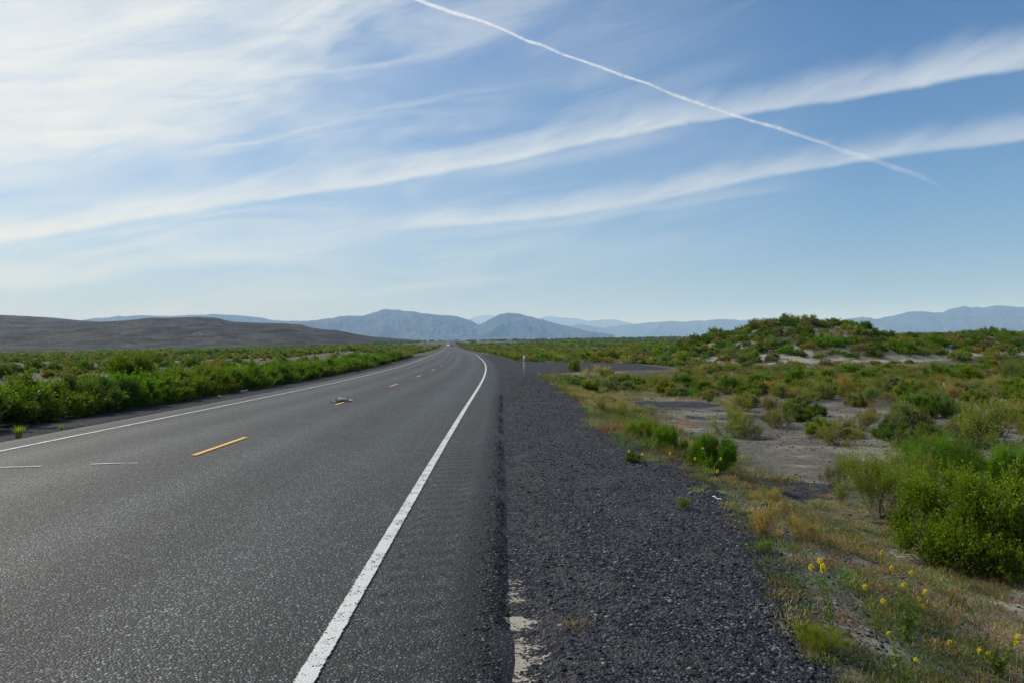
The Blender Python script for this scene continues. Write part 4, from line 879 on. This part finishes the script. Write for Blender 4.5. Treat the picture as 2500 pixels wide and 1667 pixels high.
b = MB(); t = np.linspace(0, 2.4, 12); b.tube(np.stack([.16 * np.cos(t), .08 * np.sin(t), .03 + .03 * np.sin(t * 2)], 1), .028, 6)
tag(obj('tyre_scrap', b.mesh('tyre_scrap', mat('black_rubber', lambda n: bsdf(n, (.012, .012, .013, 1), .8, .3, n.noise(pos(n), 50, 3), .4)), True), None, tuple(g)), 'curled black rubber scrap on the left verge beyond the dead animal', 'litter')

# ------------------------------------------------------------------ dead animal across the second dash
def skin_body(name, verts, edges, radii, M, parent=None, loc=(0, 0, 0), rz_=0, sub=2):
    me = bpy.data.meshes.new(name); me.from_pydata(verts, edges, []); me.materials.append(M); o = obj(name, me, parent, loc, rz_)
    sk = o.modifiers.new('skin', 'SKIN'); sk.use_smooth_shade = True
    for v, r_ in zip(me.skin_vertices[0].data if len(me.skin_vertices) else [], radii): v.radius = r_ if hasattr(r_, '__len__') else (r_, r_)
    if me.skin_vertices: me.skin_vertices[0].data[0].use_root = True
    s2 = o.modifiers.new('sub', 'SUBSURF'); s2.levels = s2.render_levels = sub; return o
def m_fur(n):
    P_ = n.new('ShaderNodeTexCoord').outputs['Object']; a = n.noise(P_, 9, 4, .7); b_ = n.noise(P_, 90, 3, .7)
    col = n.mix(n.mr(a, .46, .54), (.46, .43, .39, 1), (.05, .042, .038, 1)); col = n.mix(n.m('MULTIPLY', b_, .5), col, (.30, .27, .24, 1))
    bsdf(n, col, .9, .1, b_, .6, .01)
M_FUR = mat('fur', m_fur)
q = None; d = pxdir(831, 981); t = np.linspace(3, 60, 12000) / d[1]; Q = EYE + t[:, None] * d; q = Q[np.nonzero(Q[:, 2] < rz(Q[:, 1]) + .08 - .022 * np.abs(Q[:, 0] - rcx(Q[:, 1])))[0][0]]
vs = [(-.02, 0, .075), (.07, 0, .085), (.14, -.01, .06), (.19, -.02, .05), (-.09, .01, .07), (-.16, .02, .045), (-.26, .03, .022), (-.34, .035, .012),
      (.16, -.08, .02), (.23, -.12, .015), (.24, .0, .04), (.29, -.01, .03), (-.12, -.06, .03), (-.2, -.1, .016), (-.27, -.12, .012), (.13, .08, .03), (.2, .13, .015), (.34, -.03, .02)]
ed = [(0, 1), (1, 2), (2, 3), (0, 4), (4, 5), (5, 6), (6, 7), (2, 8), (8, 9), (3, 10), (10, 11), (5, 12), (12, 13), (13, 14), (2, 15), (15, 16), (11, 17)]
ra = [.085, .08, .06, .045, .075, .05, .022, .012, .022, .014, .042, .028, .03, .018, .012, .022, .014, .012]
an_ = bpy.data.objects.new('dead_animal', None); COL.objects.link(an_); an_.location = tuple(q); an_.rotation_euler = (0, 0, .1); an_.scale = (1.0, 1.0, .85)
skin_body('body', vs, ed, ra, M_FUR, an_)
for s_ in (-1, 1):
    b = MB(); b.tube([(.245, s_ * .02, .06), (.21, s_ * .04, .085), (.17, s_ * .05, .095), (.13, s_ * .055, .09)], [.008, .014, .012, .003], 6); obj('ear', b.mesh('ear', M_FUR, True), an_)
tag(an_, 'dead furry grey animal lying across the yellow centre dash', 'animal')

# ------------------------------------------------------------------ posts and signs
M_METAL = mat('galvanised', lambda n: bsdf(n, n.mix(n.noise(pos(n), 12, 4), (.26, .26, .27, 1), (.36, .36, .37, 1)), .6, .3))
M_WPOST = mat('white_post', lambda n: bsdf(n, n.mix(n.noise(pos(n), 9, 4), (.36, .35, .33, 1), (.5, .49, .46, 1)), .6, .3))
M_REFL = mat('reflector', lambda n: bsdf(n, (.28, .40, .60, 1), .4, .4))
def post(label, px_, pyb, h, w, M=M_METAL, refl=True, group='marker posts along the right shoulder', name='marker_post', rot=0):
    g = ground_at(px_, pyb); e = bpy.data.objects.new(name, None); COL.objects.link(e); e.location = tuple(g); e.rotation_euler = (0, 0, rot)
    b = MB(); b.box((0, 0, h / 2 - .05), (w, .012, h + .1)); b.box((-w / 2 + .006, .012, h / 2 - .05), (.012, .018, h + .1)); b.box((w / 2 - .006, .012, h / 2 - .05), (.012, .018, h + .1)); obj('post', b.mesh('post', M), e)
    if refl: b = MB(); b.box((0, -.0095, h - .17), (w * .82, .006, .26)); obj('reflector', b.mesh('reflector', M_REFL), e)
    return tag(e, label, 'marker post', group)
post('tall flat grey marker post standing alone on the gravel shoulder', 1281, 931, 1.28, .115)
post('dark slim marker post at the far corner of the gravel turnout', 1183, 862, 1.15, .11, mat('dark_post', lambda n: bsdf(n, (.05, .05, .05, 1), .6, .3)))
post('smallest pale marker post farthest along the right shoulder', 1154, 857, 1.15, .10, M_WPOST)
post('thin pale wooden stake on the crest of the sandy dune', 2174, 806, 1.1, .09, mat('stake_wood', lambda n: bsdf(n, (.42, .33, .2, 1), .7, .2)), False, 'stake', 'wooden_stake')
# white post with red top in the left field
g = ground_at(88, 886); e = bpy.data.objects.new('marker_stake', None); COL.objects.link(e); e.location = tuple(g)
k_ = g[1] / FPX; b = MB(); b.tube([(0, 0, -.05), (0, 0, 14 * k_)], .9 * k_, 8); obj('post', b.mesh('post', M_WPOST), e)
b = MB(); b.box((0, 0, 17 * k_), (6.5 * k_, .02, 5.5 * k_)); obj('sign_panel', b.mesh('sign_panel', mat('dark_red', lambda n: bsdf(n, (.10, .022, .016, 1), .6, .3))), e)
tag(e, 'white post with a small dark red top in the left field', 'post')
# back of road sign on the left verge
g = ground_at(1038, 866); k_ = g[1] / FPX; e = bpy.data.objects.new('road_sign', None); COL.objects.link(e); e.location = tuple(g)
b = MB(); b.box((0, 0, 13 * k_), (.10, .06, 27 * k_)); obj('post', b.mesh('post', M_METAL), e)
b = MB(); w_, zt, zm, zb = 5.2 * k_, 33 * k_, 24 * k_, 19 * k_
prof = [(-w_, zb), (w_, zb), (w_, zb + .25), (w_ * .55, zm + .1), (w_ * .22, zt), (-w_ * .22, zt), (-w_ * .55, zm + .1), (-w_, zb + .25)]
V = [(x, y, z) for y in (-.055, -.035) for x, z in prof]; n8 = len(prof); me = bpy.data.meshes.new('sign_panel'); me.from_pydata(V, [], [tuple(range(n8)), tuple(range(n8, 2 * n8))[::-1]] + [(i, i + n8, (i + 1) % n8 + n8, (i + 1) % n8) for i in range(n8)])
me.materials.append(mat('sign_back', lambda n: bsdf(n, (.30, .30, .33, 1), .45, .4, metal=.3))); obj('sign_panel', me, e)
b = MB(); b.box((0, -.075, zb + .12), (w_ * 1.7, .03, .06)); obj('bracket', b.mesh('bracket', M_METAL), e)
tag(e, 'grey back of a road sign on its post beside the left lane', 'road sign')
# utility poles on the far plain
for i, (px_, lab) in enumerate([(1639, 'left one of three tiny utility poles on the far plain'), (1678, 'middle one of three tiny utility poles on the far plain'), (1722, 'right one of three tiny utility poles on the far plain')]):
    d = pxdir(px_, 822); Yd = 2400; p_ = EYE + d / d[1] * Yd; z = float(H(p_[0], p_[1])); e = bpy.data.objects.new('utility_pole', None); COL.objects.link(e); e.location = (p_[0], p_[1], z)
    M_ = M_DARKWOOD; b = MB(); b.tube([(0, 0, -.5), (0, 0, 18)], [.5, .4], 8); obj('pole', b.mesh('pole', M_), e); b = MB(); b.box((0, -.55, 16), (5, .3, .4)); obj('crossarm', b.mesh('crossarm', M_), e)
    tag(e, lab, 'utility pole', 'utility poles on the far plain')

# ------------------------------------------------------------------ cars
M_GLASS = mat('car_glass', lambda n: bsdf(n, (.015, .018, .022, 1), .08, .6)); M_TYRE = mat('tyre', lambda n: bsdf(n, (.015, .015, .015, 1), .85, .2)); M_RIM = mat('rim', lambda n: bsdf(n, (.45, .45, .46, 1), .3, .5, metal=.8))
def car(label, Y, u_, col, toward, tall=0.):
    M = mat('car_paint', lambda n: bsdf(n, col, .28, .5)); x = float(rcx(Y)) + u_; e = bpy.data.objects.new('car', None); COL.objects.link(e); e.location = (x, Y, float(rz(Y)) - .02); e.rotation_euler = (0, 0, rad(4.9) + (math.pi if toward else 0))
    # side profile along +Y (front), z up
    pr = [(-2.25, .32), (-2.28, .75), (-2.15, 1.0), (-1.5, 1.06 + tall * .1), (1.0, 1.0), (2.0, .86), (2.25, .66), (2.25, .32)]
    cab = [(-1.75, 1.03), (-1.25, 1.46 + tall), (.35, 1.46 + tall), (1.15, .98)]
    def ext(prf, w, w2, name, M_, ins=0):
        n_ = len(prf); V = [(-w if z < 1.1 else -w2, y, z) for y, z in prf] + [(w if z < 1.1 else w2, y, z) for y, z in prf]
        me = bpy.data.meshes.new(name); me.from_pydata(V, [], [tuple(range(n_)), tuple(range(n_, 2 * n_))[::-1]] + [(i, i + n_, (i + 1) % n_ + n_, (i + 1) % n_) for i in range(n_)]); me.materials.append(M_); o = obj(name, me, e)
        bv = o.modifiers.new('b', 'BEVEL'); bv.width = .06; bv.segments = 2; return o
    ext(pr, .92, .9, 'body', M); ext(cab, .80, .66, 'windows', M_GLASS); ext([(-1.2, 1.45 + tall), (-1.15, 1.50 + tall), (.25, 1.50 + tall), (.32, 1.45 + tall)], .68, .66, 'roof', M)
    for sx in (-1, 1):
        for sy in (-1.4, 1.4):
            b = MB(); b.tube([(sx * .72, sy, .34), (sx * .93, sy, .34)], .34, 16); w = obj('wheel', b.mesh('wheel', M_TYRE), e); b = MB(); b.tube([(sx * .90, sy, .34), (sx * .945, sy, .34)], .2, 12); obj('rim', b.mesh('rim', M_RIM), w)
        b = MB(); b.box((sx * .68, 2.255, .68), (.36, .06, .16)); obj('headlight', b.mesh('headlight', M_HEAD if toward else M_RIM), e)
        b = MB(); b.box((sx * .74, -2.285, .82), (.26, .06, .16)); obj('tail_light', b.mesh('tail_light', M_TAIL), e)
    return tag(e, label, 'car', 'cars far down the road')
def m_head(n):
    b = bsdf(n, (.8, .78, .7, 1), .3, .5); b.inputs['Emission Color'].default_value = (1, .93, .75, 1); b.inputs['Emission Strength'].default_value = 6
M_HEAD = mat('headlight_lit', m_head); M_TAIL = mat('tail_lens', lambda n: bsdf(n, (.25, .01, .01, 1), .3, .5))
car('pale oncoming car with headlights lit in the left lane far away', 760, -1.9, (.5, .48, .42, 1), True)
car('nearest dark car driving away in the right lane', 640, 1.9, (.02, .022, .03, 1), False, .25)
car('middle dark car driving away between the nearest one and the crest', 900, 1.8, (.018, .02, .03, 1), False)
car('farthest dark vehicle right on the crest where the road vanishes', 1330, 1.2, (.02, .025, .04, 1), False, .7)

# ------------------------------------------------------------------ contrail, nine kilometres up
pts = [(900, -62), (1005, -6), (1030, 5), (1075, 21), (1110, 33), (1160, 47), (1215, 67), (1240, 78), (1290, 102), (1318, 109), (1375, 134), (1420, 149), (1477, 169), (1530, 189), (1585, 206), (1640, 231), (1690, 248), (1743, 266), (1790, 283), (1850, 300), (1905, 315), (1965, 336), (2010, 350), (2065, 371), (2120, 387), (2160, 402), (2190, 412), (2230, 424), (2262, 438), (2300, 460), (2330, 480)]
wid = [9, 8, 8, 8, 9, 7, 7, 7, 7, 7, 6, 6, 7, 7, 6, 8, 8, 8, 8, 7, 10, 9, 9, 12, 14, 12, 13, 14, 13, 8, 3]
PP = []; RRr = []
for p_, w in zip(pts, wid): d = pxdir(*p_); t_ = (9000 - EYE[2]) / d[2]; PP.append(EYE + d * t_); RRr.append(w * .5 / FPX * t_ * 1.4)
PP = np.array(PP); s_ = np.linspace(0, len(PP) - 1, 420); PP2 = np.stack([np.interp(s_, range(len(PP)), PP[:, i]) for i in range(3)], 1); RR2 = np.interp(s_, range(len(PP)), RRr)
wb = fbm(s_ * 1.9, s_ * 0, 4, 5); PP2[:, 1] += wb * RR2 * .35; PP2[:, 2] += fbm(s_ * 2.3, s_ * 0, 3, 9) * RR2 * .15; RR2 = RR2 * (1 + .22 * fbm(s_ * 2.7, s_ * 0, 4, 14))
def m_trail(n):
    P_ = pos(n); lw = n.new('ShaderNodeLayerWeight'); lw.inputs[0].default_value = .5
    f = n.m('SUBTRACT', 1, lw.outputs['Facing']); fade = n.mr(n.sep(P_)[0], 25000, 30500, 1, 0)
    a = n.m('MULTIPLY', n.m('POWER', n.mr(f, .05, 1.0), 1.6), n.mr(n.noise(P_, .0022, 8, .8), .30, .66, .25, 1)); a = n.m('MULTIPLY', n.m('MULTIPLY', a, fade), .80)
    d1 = n.new('ShaderNodeBsdfDiffuse'); d1.inputs[0].default_value = (.95, .95, .95, 1); d2 = n.new('ShaderNodeBsdfTranslucent'); d2.inputs[0].default_value = (.95, .95, .95, 1)
    m1 = n.new('ShaderNodeMixShader'); m1.inputs[0].default_value = .5; n.link(d1.outputs[0], m1.inputs[1]); n.link(d2.outputs[0], m1.inputs[2])
    m2 = n.new('ShaderNodeMixShader'); tr = n.new('ShaderNodeBsdfTransparent'); n.link(a, m2.inputs[0]); n.link(tr.outputs[0], m2.inputs[1]); n.link(m1.outputs[0], m2.inputs[2])
    n.link(m2.outputs[0], n.new('ShaderNodeOutputMaterial').inputs[0])
b = MB(); b.tube(PP2, RR2, 14)
tag(obj('contrail', b.mesh('contrail', mat('ice_trail', m_trail), True)), 'thin crisp white aircraft trail crossing the sky and both broad cloud bands', 'contrail')

# ------------------------------------------------------------------ haze
b = MB(); b.box((0, 19000, 590), (122000, 70000, 1240))
hz = b.mesh('haze', None); m = bpy.data.materials.new('haze'); m.use_nodes = True; n = NT(m.node_tree)
v = n.new('ShaderNodeVolumePrincipled'); v.inputs['Color'].default_value = (.31, .57, 1.0, 1); v.inputs['Absorption Color'].default_value = (1, 1, 1, 1); v.inputs['Density'].default_value = 6.4e-5; v.inputs['Anisotropy'].default_value = .0
n.link(v.outputs[0], n.new('ShaderNodeOutputMaterial').inputs['Volume']); hz.materials.append(m)
tag(obj('haze', hz), 'pale blue haze over the desert valley', 'haze', None, 'stuff')
